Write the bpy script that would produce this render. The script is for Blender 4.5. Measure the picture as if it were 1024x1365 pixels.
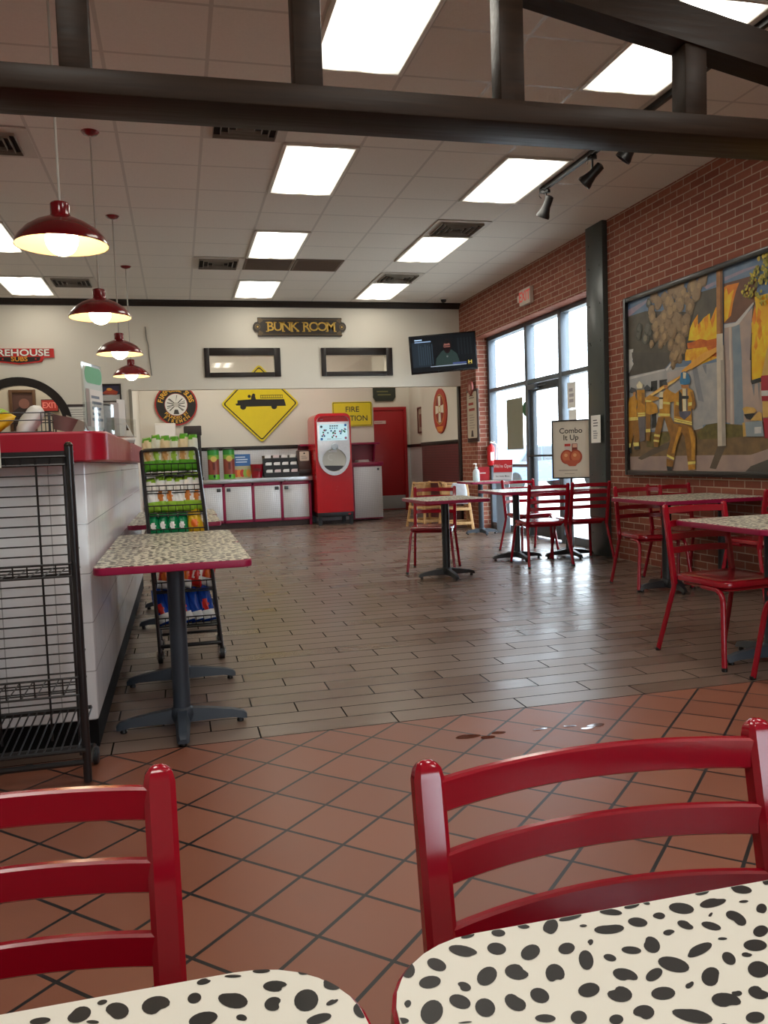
import bpy, bmesh, math, random
from mathutils import Vector, Matrix
for o in list(bpy.data.objects): bpy.data.objects.remove(o, do_unlink=True)
SC = bpy.context.scene
COL = SC.collection
PI = math.pi
HC = 3.606        # ceiling height
XR = 4.55         # brick wall plane
YB = 12.88        # upper back wall plane
YA = 15.5         # alcove back wall
rnd = random.Random(7)

# ------------------------------------------------------------------ camera, sky, sun, exposure
cam = bpy.data.cameras.new('camera'); camo = bpy.data.objects.new('camera', cam); COL.objects.link(camo)
yaw, pitch, roll = .2424, -.0672, -.0342
fw = Vector((math.sin(yaw)*math.cos(pitch), math.cos(yaw)*math.cos(pitch), math.sin(pitch)))
rt = Vector((math.cos(yaw), -math.sin(yaw), 0)); up = rt.cross(fw)
r2 = math.cos(roll)*rt + math.sin(roll)*up; u2 = -math.sin(roll)*rt + math.cos(roll)*up
m = Matrix((r2, u2, -fw)).transposed().to_4x4(); m.translation = Vector((0, 0, 1.18)); camo.matrix_world = m
cam.sensor_fit = 'VERTICAL'; cam.sensor_height = 36; cam.lens = 1100/1365*36; cam.clip_start = .02; cam.clip_end = 400
SC.camera = camo
vs = SC.view_settings
vs.view_transform = 'Standard'; vs.look = 'None'; vs.gamma = 1; vs.use_curve_mapping = False
vs.exposure = .3
PANEL = 7.5       # ceiling light diffuser strength
w = bpy.data.worlds.new('sky'); SC.world = w; w.use_nodes = True
bg = w.node_tree.nodes['Background']; bg.inputs[0].default_value = (.82, .91, 1, 1); bg.inputs[1].default_value = 7.0
sun = bpy.data.lights.new('sun', 'SUN'); sun.energy = 3.0; sun.angle = .02; sun.color = (1, .96, .88)
suno = bpy.data.objects.new('sun', sun); COL.objects.link(suno); suno.rotation_euler = (math.radians(38), 0, math.radians(-60))
def area(name, loc, sx, sy, power, color=(1, .96, .88), rot=(0, 0, 0)):
    l = bpy.data.lights.new(name, 'AREA'); l.shape = 'RECTANGLE'; l.size = sx; l.size_y = sy; l.energy = power; l.color = color
    o = bpy.data.objects.new(name, l); COL.objects.link(o); o.location = loc; o.rotation_euler = rot
# troffers that hang outside the frame: over the seats behind the camera and inside the alcove
for x in (-.62, 1.21, 3.04):
    for y in (2.2, -.3): area('ceiling_troffer_lamp', (x, y, HC-.03), .52, 1.15, 17)
for x in (.4, 2.4): area('alcove_troffer_lamp', (x, 14.0, HC-.03), .52, 1.15, 20)
area('office_fill', (-2.0, 13.6, HC-.03), .5, .5, 14)  # added fill, no fixture known: brightens the room behind the arch
area('corridor_troffer_lamp', (4.3, 16.4, HC-.03), .4, .6, 8)

# ------------------------------------------------------------------ materials
def lin(h):
    if not isinstance(h, str): return tuple(h[:3])
    h = h.lstrip('#'); c = [int(h[i:i+2], 16)/255 for i in (0, 2, 4)]
    return tuple(v/12.92 if v <= .04045 else ((v+.055)/1.055)**2.4 for v in c)
class G:
    """small node graph helper"""
    def __init__(s, name):
        s.m = bpy.data.materials.new(name); s.m.use_nodes = True; s.t = s.m.node_tree; s.t.nodes.clear()
        s.out = s.t.nodes.new('ShaderNodeOutputMaterial')
    def n(s, typ, ins=None, **kw):
        nd = s.t.nodes.new('ShaderNode'+typ)
        for k, v in kw.items(): setattr(nd, k, v)
        for k, v in (ins or {}).items(): s.set(nd.inputs[k], v)
        return nd
    def set(s, sock, v):
        if isinstance(v, bpy.types.NodeSocket): s.t.links.new(v, sock)
        elif isinstance(v, tuple) and len(v) == 3 and sock.type == 'RGBA': sock.default_value = (*v, 1)
        else: sock.default_value = v
    def f(s, op, a, b=0.0, c=0.0):
        nd = s.n('Math', {0: a, 1: b, 2: c}, operation=op); return nd.outputs[0]
    def mix(s, fac, a, b):
        nd = s.n('Mix', data_type='RGBA'); s.set(nd.inputs[0], fac); s.set(nd.inputs[6], a); s.set(nd.inputs[7], b); return nd.outputs[2]
    def pos(s):
        return s.n('NewGeometry').outputs['Position']
    def xyz(s, v):
        nd = s.n('SeparateXYZ', {0: v}); return nd.outputs[0], nd.outputs[1], nd.outputs[2]
    def vec(s, x, y, z=0.0):
        return s.n('CombineXYZ', {0: x, 1: y, 2: z}).outputs[0]
    def noise(s, v, scale, detail=3.0):
        nd = s.n('TexNoise', {'Scale': scale, 'Detail': detail}); s.set(nd.inputs['Vector'], v); return nd.outputs[0]
    def bump(s, h, strength=.3, dist=.01):
        return s.n('Bump', {'Strength': strength, 'Distance': dist, 'Height': h}).outputs[0]
    def bsdf(s, color, rough=.5, metal=0.0, spec=.5, coat=0.0, normal=None, emit=None, estr=0.0):
        b = s.n('BsdfPrincipled', {'Base Color': color, 'Roughness': rough, 'Metallic': metal, 'Specular IOR Level': spec, 'Coat Weight': coat, 'Coat Roughness': .08})
        if normal is not None: s.set(b.inputs['Normal'], normal)
        if emit is not None: s.set(b.inputs['Emission Color'], emit); s.set(b.inputs['Emission Strength'], estr)
        s.t.links.new(b.outputs[0], s.out.inputs[0]); return s.m
CACHE = {}
def M(hexc, rough=.5, metal=0.0, spec=.5, coat=0.0, estr=0.0, var=.05, name=None):
    """paint, plastic or metal with a slight procedural mottle; estr only for things that give off light"""
    key = (hexc, rough, metal, spec, coat, estr, var)
    if key in CACHE: return CACHE[key]
    g = G(name or 'finish_'+str(len(CACHE))); c = lin(hexc)
    tc = g.n('TexCoord').outputs['Object']; nz = g.noise(tc, 9.0)
    k = 1-var; col = g.mix(nz, tuple(v*k for v in c), tuple(min(1, v*(1+var)) for v in c))
    rg = g.f('MULTIPLY_ADD', g.noise(tc, 14.0), .12, max(.02, rough-.06))
    CACHE[key] = g.bsdf(col, rg, metal, spec, coat, None, col if estr else None, estr); return CACHE[key]

def brick_mat():
    g = G('red_brick'); x, y, z = g.xyz(g.pos()); v = g.vec(g.f('ADD', x, y), z)
    b = g.n('TexBrick', {'Vector': v, 'Color1': lin('#a0604b'), 'Color2': lin('#8a4b3b'), 'Mortar': lin('#c4ad98'), 'Scale': 1.0, 'Mortar Size': .005,
                         'Mortar Smooth': .15, 'Bias': 0.0, 'Brick Width': .2032, 'Row Height': .0677}, offset=.5)
    nz = g.noise(g.pos(), 26.0); col = g.mix(g.f('MULTIPLY', nz, .35), b.outputs[0], lin('#5a2f26'))
    h = g.f('SUBTRACT', g.f('MULTIPLY', nz, .25), b.outputs[1])
    return g.bsdf(col, .72, 0, .3, 0, g.bump(h, .5, .008))
def ceiling_mat():
    T = .6096; g = G('acoustic_tile'); x, y, z = g.xyz(g.pos())
    fx = g.f('FRACT', g.f('DIVIDE', g.f('SUBTRACT', x, .9024-.012), T)); fy = g.f('FRACT', g.f('DIVIDE', g.f('SUBTRACT', y, 6.4622-.012), T))
    bar = g.f('MAXIMUM', g.f('LESS_THAN', fx, .024/T), g.f('LESS_THAN', fy, .024/T))
    nz = g.noise(g.pos(), 60.0, 6.0); tile = g.mix(nz, lin('#dad4cb'), lin('#e6e0d7'))
    col = g.mix(bar, tile, lin('#c2bbb2'))  # grid bars toned darker, painting in the shadow line at their reveals
    return g.bsdf(col, g.f('MULTIPLY_ADD', bar, -.5, .9), 0, .4, 0, g.bump(g.f('MULTIPLY_ADD', bar, .8, g.f('MULTIPLY', nz, .3)), .35, .01))
def plank_mat():
    g = G('wood_plank_tile'); x, y, z = g.xyz(g.pos()); P = .1545; L = .611
    ry = g.f('DIVIDE', g.f('SUBTRACT', y, 3.482), P); row = g.f('FLOOR', ry); fy = g.f('FRACT', ry)
    ux = g.f('DIVIDE', g.f('ADD', g.f('SUBTRACT', x, .895), g.f('MULTIPLY', row, .2037)), L); cu = g.f('FLOOR', ux); fx = g.f('FRACT', ux)
    grout = g.f('MAXIMUM', g.f('LESS_THAN', fx, .007/L), g.f('LESS_THAN', fy, .0075/P))
    wn = g.n('TexWhiteNoise', {'Vector': g.vec(cu, row)}, noise_dimensions='3D').outputs[0]
    grain = g.noise(g.vec(g.f('MULTIPLY', x, 2.2), g.f('MULTIPLY', y, 14.0), g.f('MULTIPLY', wn, 9.0)), 2.0, 2.0)
    c = g.mix(g.f('MULTIPLY_ADD', wn, .55, g.f('MULTIPLY', grain, .35)), lin('#625046'), lin('#7c685c'))
    c = g.mix(grout, c, lin('#131111'))
    return g.bsdf(c, g.f('MAXIMUM', g.f('MULTIPLY', grout, .85), g.f('MULTIPLY_ADD', wn, .1, .24)), 0, g.f('MULTIPLY_ADD', grout, -.45, .5), 0, g.bump(g.f('SUBTRACT', g.f('MULTIPLY', grain, .02), grout), .15, .003))
def quarry_mat():
    g = G('quarry_tile'); x, y, z = g.xyz(g.pos()); S = .2157; q = .70710678
    a = g.f('DIVIDE', g.f('SUBTRACT', g.f('MULTIPLY', g.f('ADD', x, y), q), 2.662), S); b = g.f('DIVIDE', g.f('ADD', g.f('MULTIPLY', g.f('SUBTRACT', x, y), q), 2.266), S)
    w_ = .0108/S; fa = g.f('FRACT', g.f('ADD', a, w_/2)); fb = g.f('FRACT', g.f('ADD', b, w_/2))
    grout = g.f('MAXIMUM', g.f('LESS_THAN', fa, w_), g.f('LESS_THAN', fb, w_))
    wn = g.n('TexWhiteNoise', {'Vector': g.vec(g.f('FLOOR', a), g.f('FLOOR', b))}, noise_dimensions='3D').outputs[0]
    nz = g.noise(g.pos(), 5.0, 5.0)
    c = g.mix(g.f('MULTIPLY_ADD', wn, .45, g.f('MULTIPLY', nz, .5)), lin('#744635'), lin('#8f5b46'))
    c = g.mix(grout, c, lin('#16171a'))
    return g.bsdf(c, g.f('MULTIPLY_ADD', nz, .16, .30), 0, .45, 0, g.bump(g.f('SUBTRACT', g.f('MULTIPLY', nz, .15), grout), .35, .004))
def counter_tile_mat():
    g = G('white_glazed_tile'); x, y, z = g.xyz(g.pos()); S = .2032
    u = g.f('DIVIDE', g.f('ADD', x, y), S); v = g.f('DIVIDE', g.f('SUBTRACT', z, .13), .3048/1.5)
    l = g.f('MAXIMUM', g.f('LESS_THAN', g.f('FRACT', u), .02), g.f('LESS_THAN', g.f('FRACT', v), .02))
    nz = g.noise(g.pos(), 3.0)
    return g.bsdf(g.mix(l, g.mix(nz, lin('#dcdfe2'), lin('#e8eaec')), lin('#a9acae')), .16, 0, .5, 0, g.bump(g.f('SUBTRACT', g.f('MULTIPLY', nz, .3), l), .25, .004))
def spots_mat():
    g = G('dalmatian_laminate'); tc = g.n('TexCoord').outputs['Object']
    d = g.n('TexNoise', {'Vector': tc, 'Scale': 60.0, 'Detail': 1.0}).outputs[1]
    va = g.n('VectorMath', {0: d, 1: (.5, .5, .5)}, operation='SUBTRACT').outputs[0]
    vb = g.n('VectorMath', {0: va, 3: .014}, operation='SCALE').outputs[0]
    vv = g.n('VectorMath', {0: tc, 1: vb}, operation='ADD').outputs[0]
    vo = g.n('TexVoronoi', {'Vector': vv, 'Scale': 34.0, 'Randomness': .85}, voronoi_dimensions='2D')
    rr = g.f('MULTIPLY_ADD', g.xyz(vo.outputs[1])[0], .26, .20)
    mk = g.f('LESS_THAN', vo.outputs[0], rr)
    return g.bsdf(g.mix(mk, lin('#d8d4c2'), lin('#1d1b19')), .34, 0, .45)
def tread_mat(hexc, rough=.32):
    g = G('diamond_plate'); tc = g.pos(); x, y, z = g.xyz(tc)
    u = g.f('ADD', x, y); a = g.f('SINE', g.f('MULTIPLY', g.f('ADD', u, z), 150.0)); b = g.f('SINE', g.f('MULTIPLY', g.f('SUBTRACT', u, z), 150.0))
    h = g.f('MULTIPLY', a, b); c = lin(hexc)
    col = g.mix(g.f('GREATER_THAN', h, .25), tuple(v*.72 for v in c), c)
    nz = g.noise(tc, 2.5); col = g.mix(g.f('MULTIPLY', nz, .3), col, tuple(v*.84 for v in c))
    return g.bsdf(col, rough, .3, .5, 0, g.bump(h, .35, .004))
def ribbed_mat():
    g = G('maroon_ribbed_panel'); x, y, z = g.xyz(g.pos()); s = g.f('FRACT', g.f('DIVIDE', z, .045))
    l = g.f('LESS_THAN', s, .16); nz = g.noise(g.pos(), 3.0)
    return g.bsdf(g.mix(l, g.mix(nz, lin('#5d2528'), lin('#6e3033')), lin('#351416')), .4, 0, .5, 0, g.bump(s, .3, .006))
def timber_mat():
    g = G('dark_stained_timber'); tc = g.n('TexCoord').outputs['Object']; x, y, z = g.xyz(tc)
    gr = g.noise(g.vec(g.f('MULTIPLY', x, 1.2), g.f('MULTIPLY', y, 16.0), g.f('MULTIPLY', z, 16.0)), 2.2, 6.0)
    return g.bsdf(g.mix(gr, lin('#18100b'), lin('#35261a')), g.f('MULTIPLY_ADD', gr, .3, .3), 0, .16, .0, g.bump(gr, .25, .006))
def pine_mat():
    g = G('varnished_pine'); tc = g.n('TexCoord').outputs['Object']; x, y, z = g.xyz(tc)
    gr = g.noise(g.vec(g.f('MULTIPLY', x, 14.0), g.f('MULTIPLY', y, 14.0), g.f('MULTIPLY', z, 1.5)), 2.0, 5.0)
    return g.bsdf(g.mix(gr, lin('#b98a55'), lin('#dcb582')), .42, 0, .4)
def wall_mat(hexc):
    g = G('wall_paint'); nz = g.noise(g.pos(), 1.6); c = lin(hexc); fi = g.noise(g.pos(), 160.0, 2.0)
    return g.bsdf(g.mix(nz, tuple(v*.95 for v in c), c), .75, 0, .3, 0, g.bump(fi, .08, .002))
def panel_mat():
    """prismatic diffuser lit by two tubes behind it"""
    g = G('lit_diffuser'); x, y, z = g.xyz(g.n('TexCoord').outputs['Object'])
    a = g.f('ABSOLUTE', g.f('SUBTRACT', g.f('ABSOLUTE', x), .12)); t = g.f('POWER', 2.718, g.f('MULTIPLY', g.f('MULTIPLY', a, a), -190.0))
    e = g.f('MINIMUM', g.f('SUBTRACT', .585, g.f('ABSOLUTE', y)), .12); e = g.f('MULTIPLY_ADD', e, 4.0, .52)
    st = g.f('MULTIPLY', g.f('MULTIPLY', g.f('MULTIPLY_ADD', t, 1.25, .15), e), PANEL/1.15)
    return g.bsdf(lin('#e8e4d6'), .5, 0, .3, 0, None, (1.0, .95, .83), st)
def glass_mat(tint=(.96, .98, .98), refl=1.0):
    g = G('window_glass'); fc = g.n('LayerWeight', {'Blend': .5}).outputs[1]; fr = g.f('MULTIPLY_ADD', g.f('POWER', fc, 5.0), .8, .045)
    t = g.n('BsdfTransparent', {'Color': tint}); s = g.n('BsdfGlossy', {'Roughness': .02})
    mx = g.n('MixShader', {0: g.f('MULTIPLY', fr, refl), 1: t.outputs[0], 2: s.outputs[0]}); g.t.links.new(mx.outputs[0], g.out.inputs[0]); return g.m
def cloudy(name, a, b, scale, rough=.5, detail=5.0, c=None):
    g = G(name); nz = g.noise(g.n('TexCoord').outputs['Object'], scale, detail)
    col = g.mix(g.f('SMOOTH_MIN', g.f('MAXIMUM', g.f('MULTIPLY_ADD', nz, 3.0, -1.0), 0.0), 1.0, .1), lin(a), lin(b))
    return g.bsdf(col, rough, 0, .4)

BRICK = brick_mat(); CEIL = ceiling_mat(); PLANK = plank_mat(); QUARRY = quarry_mat(); CTILE = counter_tile_mat(); SPOTS = spots_mat()
TREAD = tread_mat('#f0f0f1'); RIBBED = ribbed_mat(); TIMBER = timber_mat(); PINE = pine_mat(); WALL = wall_mat('#e0d9cb'); PANELM = panel_mat()
GLASS = glass_mat(); PANE = glass_mat((.97, .97, .96), 1.4)
RED = M('#960a20', .16, coat=.3); REDEDGE = M('#951141', .35); REDLAM = M('#a30c28', .34); REDDOOR = M('#a5141c', .35); SODA = M('#c80a16', .25, coat=.3)
BLACK = M('#151516', .4); BLACKP = M('#1a1b1e', .32, coat=.2); IRON = M('#2e3742', .5); WIRE = M('#101112', .35); CHROME = M('#c9ccd0', .18, 1.0); STEEL = M('#b9bcbf', .3, .9)
ALU = M('#6d757e', .4, .55); WHITE = M('#e9e7e2', .5); CREAMP = M('#e7e0d2', .6); YELLOW = M('#e2cb16', .4); INK = M('#17140f', .45); GOLD = M('#c9a24a', .35, .3); FRAMEB = M('#201814', .38)
LAMPRED = M('#7d1019', .18, coat=.5); LININGC = M('#f0dcaa', .5); BULB = M('#ffe9c4', .4, estr=16.0, var=.0); GREYP = M('#8b8d8e', .45); GRILL = M('#4a3f38', .6); PAPER = M('#eeece6', .7)

# ------------------------------------------------------------------ mesh building
class MB:
    def __init__(s): s.v = []; s.f = []; s.mi = []; s.mats = []
    def slot(s, mat):
        if mat not in s.mats: s.mats.append(mat)
        return s.mats.index(mat)
    def add(s, vs, fs, mat=None, T=None):
        k = len(s.v); i = s.slot(mat)
        s.v += [tuple(T @ Vector(p)) if T else tuple(p) for p in vs]
        s.f += [tuple(a+k for a in f) for f in fs]; s.mi += [i]*len(fs); return s
    def box(s, x0, x1, y0, y1, z0, z1, mat=None, bev=0.0, T=None, seg=2):
        x0, x1 = min(x0, x1), max(x0, x1); y0, y1 = min(y0, y1), max(y0, y1); z0, z1 = min(z0, z1), max(z0, z1)
        v = [(x, y, z) for z in (z0, z1) for y in (y0, y1) for x in (x0, x1)]
        f = [(0, 2, 3, 1), (4, 5, 7, 6), (0, 1, 5, 4), (2, 6, 7, 3), (0, 4, 6, 2), (1, 3, 7, 5)]
        if bev > 0:
            b = bmesh.new(); bv = [b.verts.new(p) for p in v]
            for q in f: b.faces.new([bv[i] for i in q])
            bmesh.ops.bevel(b, geom=list(b.edges), offset=min(bev, .49*min(x1-x0, y1-y0, z1-z0)), segments=seg, profile=.5, affect='EDGES')
            b.verts.index_update(); v = [tuple(p.co) for p in b.verts]; f = [[p.index for p in q.verts] for q in b.faces]; b.free()
        return s.add(v, f, mat, T)
    def tube(s, path, r, mat=None, seg=10, cap=True, closed=False, rect=None, upv=None):
        """sweep a circle (or the rectangle rect=(w,d)) along a path"""
        P = [Vector(p) for p in path]; n = len(P); rings = []; prev = None
        for i, p in enumerate(P):
            if closed: t = (P[(i+1) % n]-P[i-1])
            else: t = (P[min(i+1, n-1)]-P[max(i-1, 0)])
            t.normalize()
            if prev is None:
                a = Vector(upv) if upv else (Vector((0, 0, 1)) if abs(t.z) < .9 else Vector((0, 1, 0)))
            else: a = prev
            a = (a-t*a.dot(t)); a.normalize(); prev = a; b = t.cross(a); rr = r[i] if isinstance(r, (list, tuple)) else r
            if rect:
                w_, d_ = rect[0]/2*rr, rect[1]/2*rr; c = .22*min(w_, d_)*2
                prof = [(w_-c, -d_), (w_, -d_+c), (w_, d_-c), (w_-c, d_), (-w_+c, d_), (-w_, d_-c), (-w_, -d_+c), (-w_+c, -d_)]
            else: prof = [(rr*math.cos(2*PI*k/seg), rr*math.sin(2*PI*k/seg)) for k in range(seg)]
            rings.append([p+b*u+a*v for u, v in prof])
        m_ = len(rings[0]); vs = [q for R_ in rings for q in R_]; fs = []
        for i in range(n if closed else n-1):
            j = (i+1) % n
            for k in range(m_): fs.append((i*m_+k, i*m_+(k+1) % m_, j*m_+(k+1) % m_, j*m_+k))
        if cap and not closed: fs += [tuple(range(m_))[::-1], tuple((n-1)*m_+k for k in range(m_))]
        return s.add(vs, fs, mat)
    def lathe(s, prof, mat=None, seg=24, c=(0, 0, 0), T=None, cap=True):
        vs = []; fs = []; n = len(prof)
        for k in range(seg):
            a = 2*PI*k/seg
            for r, z in prof: vs.append((c[0]+r*math.cos(a), c[1]+r*math.sin(a), c[2]+z))
        for k in range(seg):
            j = (k+1) % seg
            for i in range(n-1): fs.append((k*n+i, j*n+i, j*n+i+1, k*n+i+1))
        if cap and prof[0][0] > 1e-5: fs.append(tuple(k*n for k in range(seg))[::-1])
        if cap and prof[-1][0] > 1e-5: fs.append(tuple(k*n+n-1 for k in range(seg)))
        return s.add(vs, fs, mat, T)
    def ball(s, c, r, mat=None, sx=1, sy=1, sz=1, T=None, seg=14):
        pr = [(max(1e-6, r*math.sin(PI*i/10)), -r*math.cos(PI*i/10)) for i in range(11)]
        k = len(s.v); s.lathe(pr, mat, seg); s.v[k:] = [tuple((T or Matrix()) @ Vector((c[0]+x*sx, c[1]+y*sy, c[2]+z*sz))) for x, y, z in s.v[k:]]; return s
    def prism(s, poly, a0, a1, mat=None, axis='z', T=None):
        """extrude a 2-D outline between a0 and a1 along an axis; y: (x,z) outline, x: (y,z) outline"""
        mk = {'z': lambda p, a: (p[0], p[1], a), 'y': lambda p, a: (p[0], a, p[1]), 'x': lambda p, a: (a, p[0], p[1])}[axis]
        n = len(poly); vs = [mk(p, a0) for p in poly]+[mk(p, a1) for p in poly]
        fs = [tuple(range(n))[::-1], tuple(range(n, 2*n))]+[(i, (i+1) % n, n+(i+1) % n, n+i) for i in range(n)]
        return s.add(vs, fs, mat, T)
    def build(s, name, parent=None, mat=None, loc=None, rotz=0.0, smooth=35):
        me = bpy.data.meshes.new(name); me.from_pydata(s.v, [], s.f)
        for mt in s.mats: me.materials.append(mt if mt else mat)
        me.polygons.foreach_set('material_index', s.mi)
        b = bmesh.new(); b.from_mesh(me); bmesh.ops.recalc_face_normals(b, faces=list(b.faces)); b.to_mesh(me); b.free()
        me.polygons.foreach_set('use_smooth', [True]*len(me.polygons)); me.set_sharp_from_angle(angle=math.radians(smooth)); me.update()
        o = bpy.data.objects.new(name, me); COL.objects.link(o)
        if parent: o.parent = parent
        if loc: o.location = loc
        if rotz: o.rotation_euler.z = rotz
        return o
def rrect(w, d, r, n=5, cx=0, cy=0):
    p = []
    for sx, sy, a in ((1, 1, 0), (-1, 1, 90), (-1, -1, 180), (1, -1, 270)):
        for k in range(n+1):
            t = math.radians(a+90*k/n); p.append((cx+sx*(w/2-r)+r*math.cos(t), cy+sy*(d/2-r)+r*math.sin(t)))
    return p
def arc(cx, cy, r, a0, a1, n=12, ry=None):
    return [(cx+r*math.cos(math.radians(a0+(a1-a0)*k/n)), cy+(ry or r)*math.sin(math.radians(a0+(a1-a0)*k/n))) for k in range(n+1)]
def bend(path, r=.03, n=4):
    """round the inner corners of a path"""
    P = [Vector(p) for p in path]; out = [P[0]]
    for i in range(1, len(P)-1):
        a, b, c = P[i-1], P[i], P[i+1]; d1 = (a-b); d2 = (c-b); q = min(r, d1.length*.45, d2.length*.45)
        p1 = b+d1.normalized()*q; p2 = b+d2.normalized()*q
        for k in range(n+1):
            t = k/n; out.append((1-t)**2*p1+2*t*(1-t)*b+t*t*p2)
    return out+[P[-1]]
_TX = {}
def text_geo(s, size=1.0, bold=0.0, sp=1.0):
    key = (s, bold, sp)
    if key not in _TX:
        cu = bpy.data.curves.new('t', 'FONT'); cu.body = s; cu.size = 1; cu.offset = bold; cu.space_character = sp; cu.align_x = 'CENTER'; cu.align_y = 'CENTER'; cu.resolution_u = 3
        o = bpy.data.objects.new('t', cu); COL.objects.link(o); me = bpy.data.meshes.new_from_object(o.evaluated_get(bpy.context.evaluated_depsgraph_get()))
        _TX[key] = ([tuple(v.co) for v in me.vertices], [tuple(p.vertices) for p in me.polygons])
        bpy.data.objects.remove(o); bpy.data.curves.remove(cu); bpy.data.meshes.remove(me)
    v, f = _TX[key]; return [(x*size, y*size) for x, y, z in v], f
class Art(MB):
    """printed or painted layers on a flat face: local x to the right, z up, -y outward"""
    def __init__(s, off=.001, step=.0005): super().__init__(); s.d = off; s.step = step
    def poly(s, pts, mat): s.d += s.step; n = len(pts); return s.add([(p[0], -s.d, p[1]) for p in pts], [tuple(range(n))], mat)
    def rect(s, x0, x1, z0, z1, mat): return s.poly([(x0, z0), (x1, z0), (x1, z1), (x0, z1)], mat)
    def disc(s, x, z, r, mat, rz=None, n=20): return s.poly([(x+r*math.cos(2*PI*k/n), z+(rz or r)*math.sin(2*PI*k/n)) for k in range(n)], mat)
    def text(s, t, x, z, h, mat, bold=0.0, wide=1.0, sp=1.0, fn=None, rot=0.0):
        s.d += s.step; v, f = text_geo(t, h/.7, bold, sp); ca, sa = math.cos(rot), math.sin(rot)
        q = [(x+ca*a*wide-sa*b, z+sa*a*wide+ca*b) for a, b in v]
        if fn: q = [fn(a, b) for a, b in q]
        return s.add([(a, -s.d, b) for a, b in q], f, mat)
    def lines(s, x0, x1, z0, z1, n, mat, thick=.35, seed=1):
        """rows of print too small to read"""
        r = random.Random(seed); h = (z1-z0)/n
        for k in range(n):
            a = x0+(x1-x0)*r.uniform(0, .08); b = x1-(x1-x0)*r.uniform(0, .3); s.rect(a, b, z1-h*(k+1)+h*(1-thick)/2, z1-h*k-h*(1-thick)/2, mat); s.d -= s.step
        s.d += s.step; return s

# ------------------------------------------------------------------ things, parts, copies
def tag(o, label=None, cat=None, group=None, kind=None):
    if label: o['label'] = label
    if cat: o['category'] = cat
    if group: o['group'] = group
    if kind: o['kind'] = kind
    return o
def thing(name, label, cat, loc=(0, 0, 0), rotz=0.0, group=None):
    o = bpy.data.objects.new(name, None); COL.objects.link(o); o.location = loc; o.rotation_euler.z = rotz; o.empty_display_size = .05
    return tag(o, label, cat, group)
def struct(mb, name, mat=None, parent=None):
    o = mb.build(name, parent, mat)
    if not parent: o['kind'] = 'structure'
    return o
KIDS = {}
def copy_tree(o, parent=None):
    c = o.copy(); COL.objects.link(c)
    if parent: c.parent = parent
    for ch in list(o.children): copy_tree(ch, c)
    return c
def dup(o, loc, rotz, label, group=None):
    c = copy_tree(o); c.location = loc; c.rotation_euler.z = rotz; c['label'] = label
    if group: c['group'] = group
    return c
R90 = -PI/2       # facing of things hung on the brick wall
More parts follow.
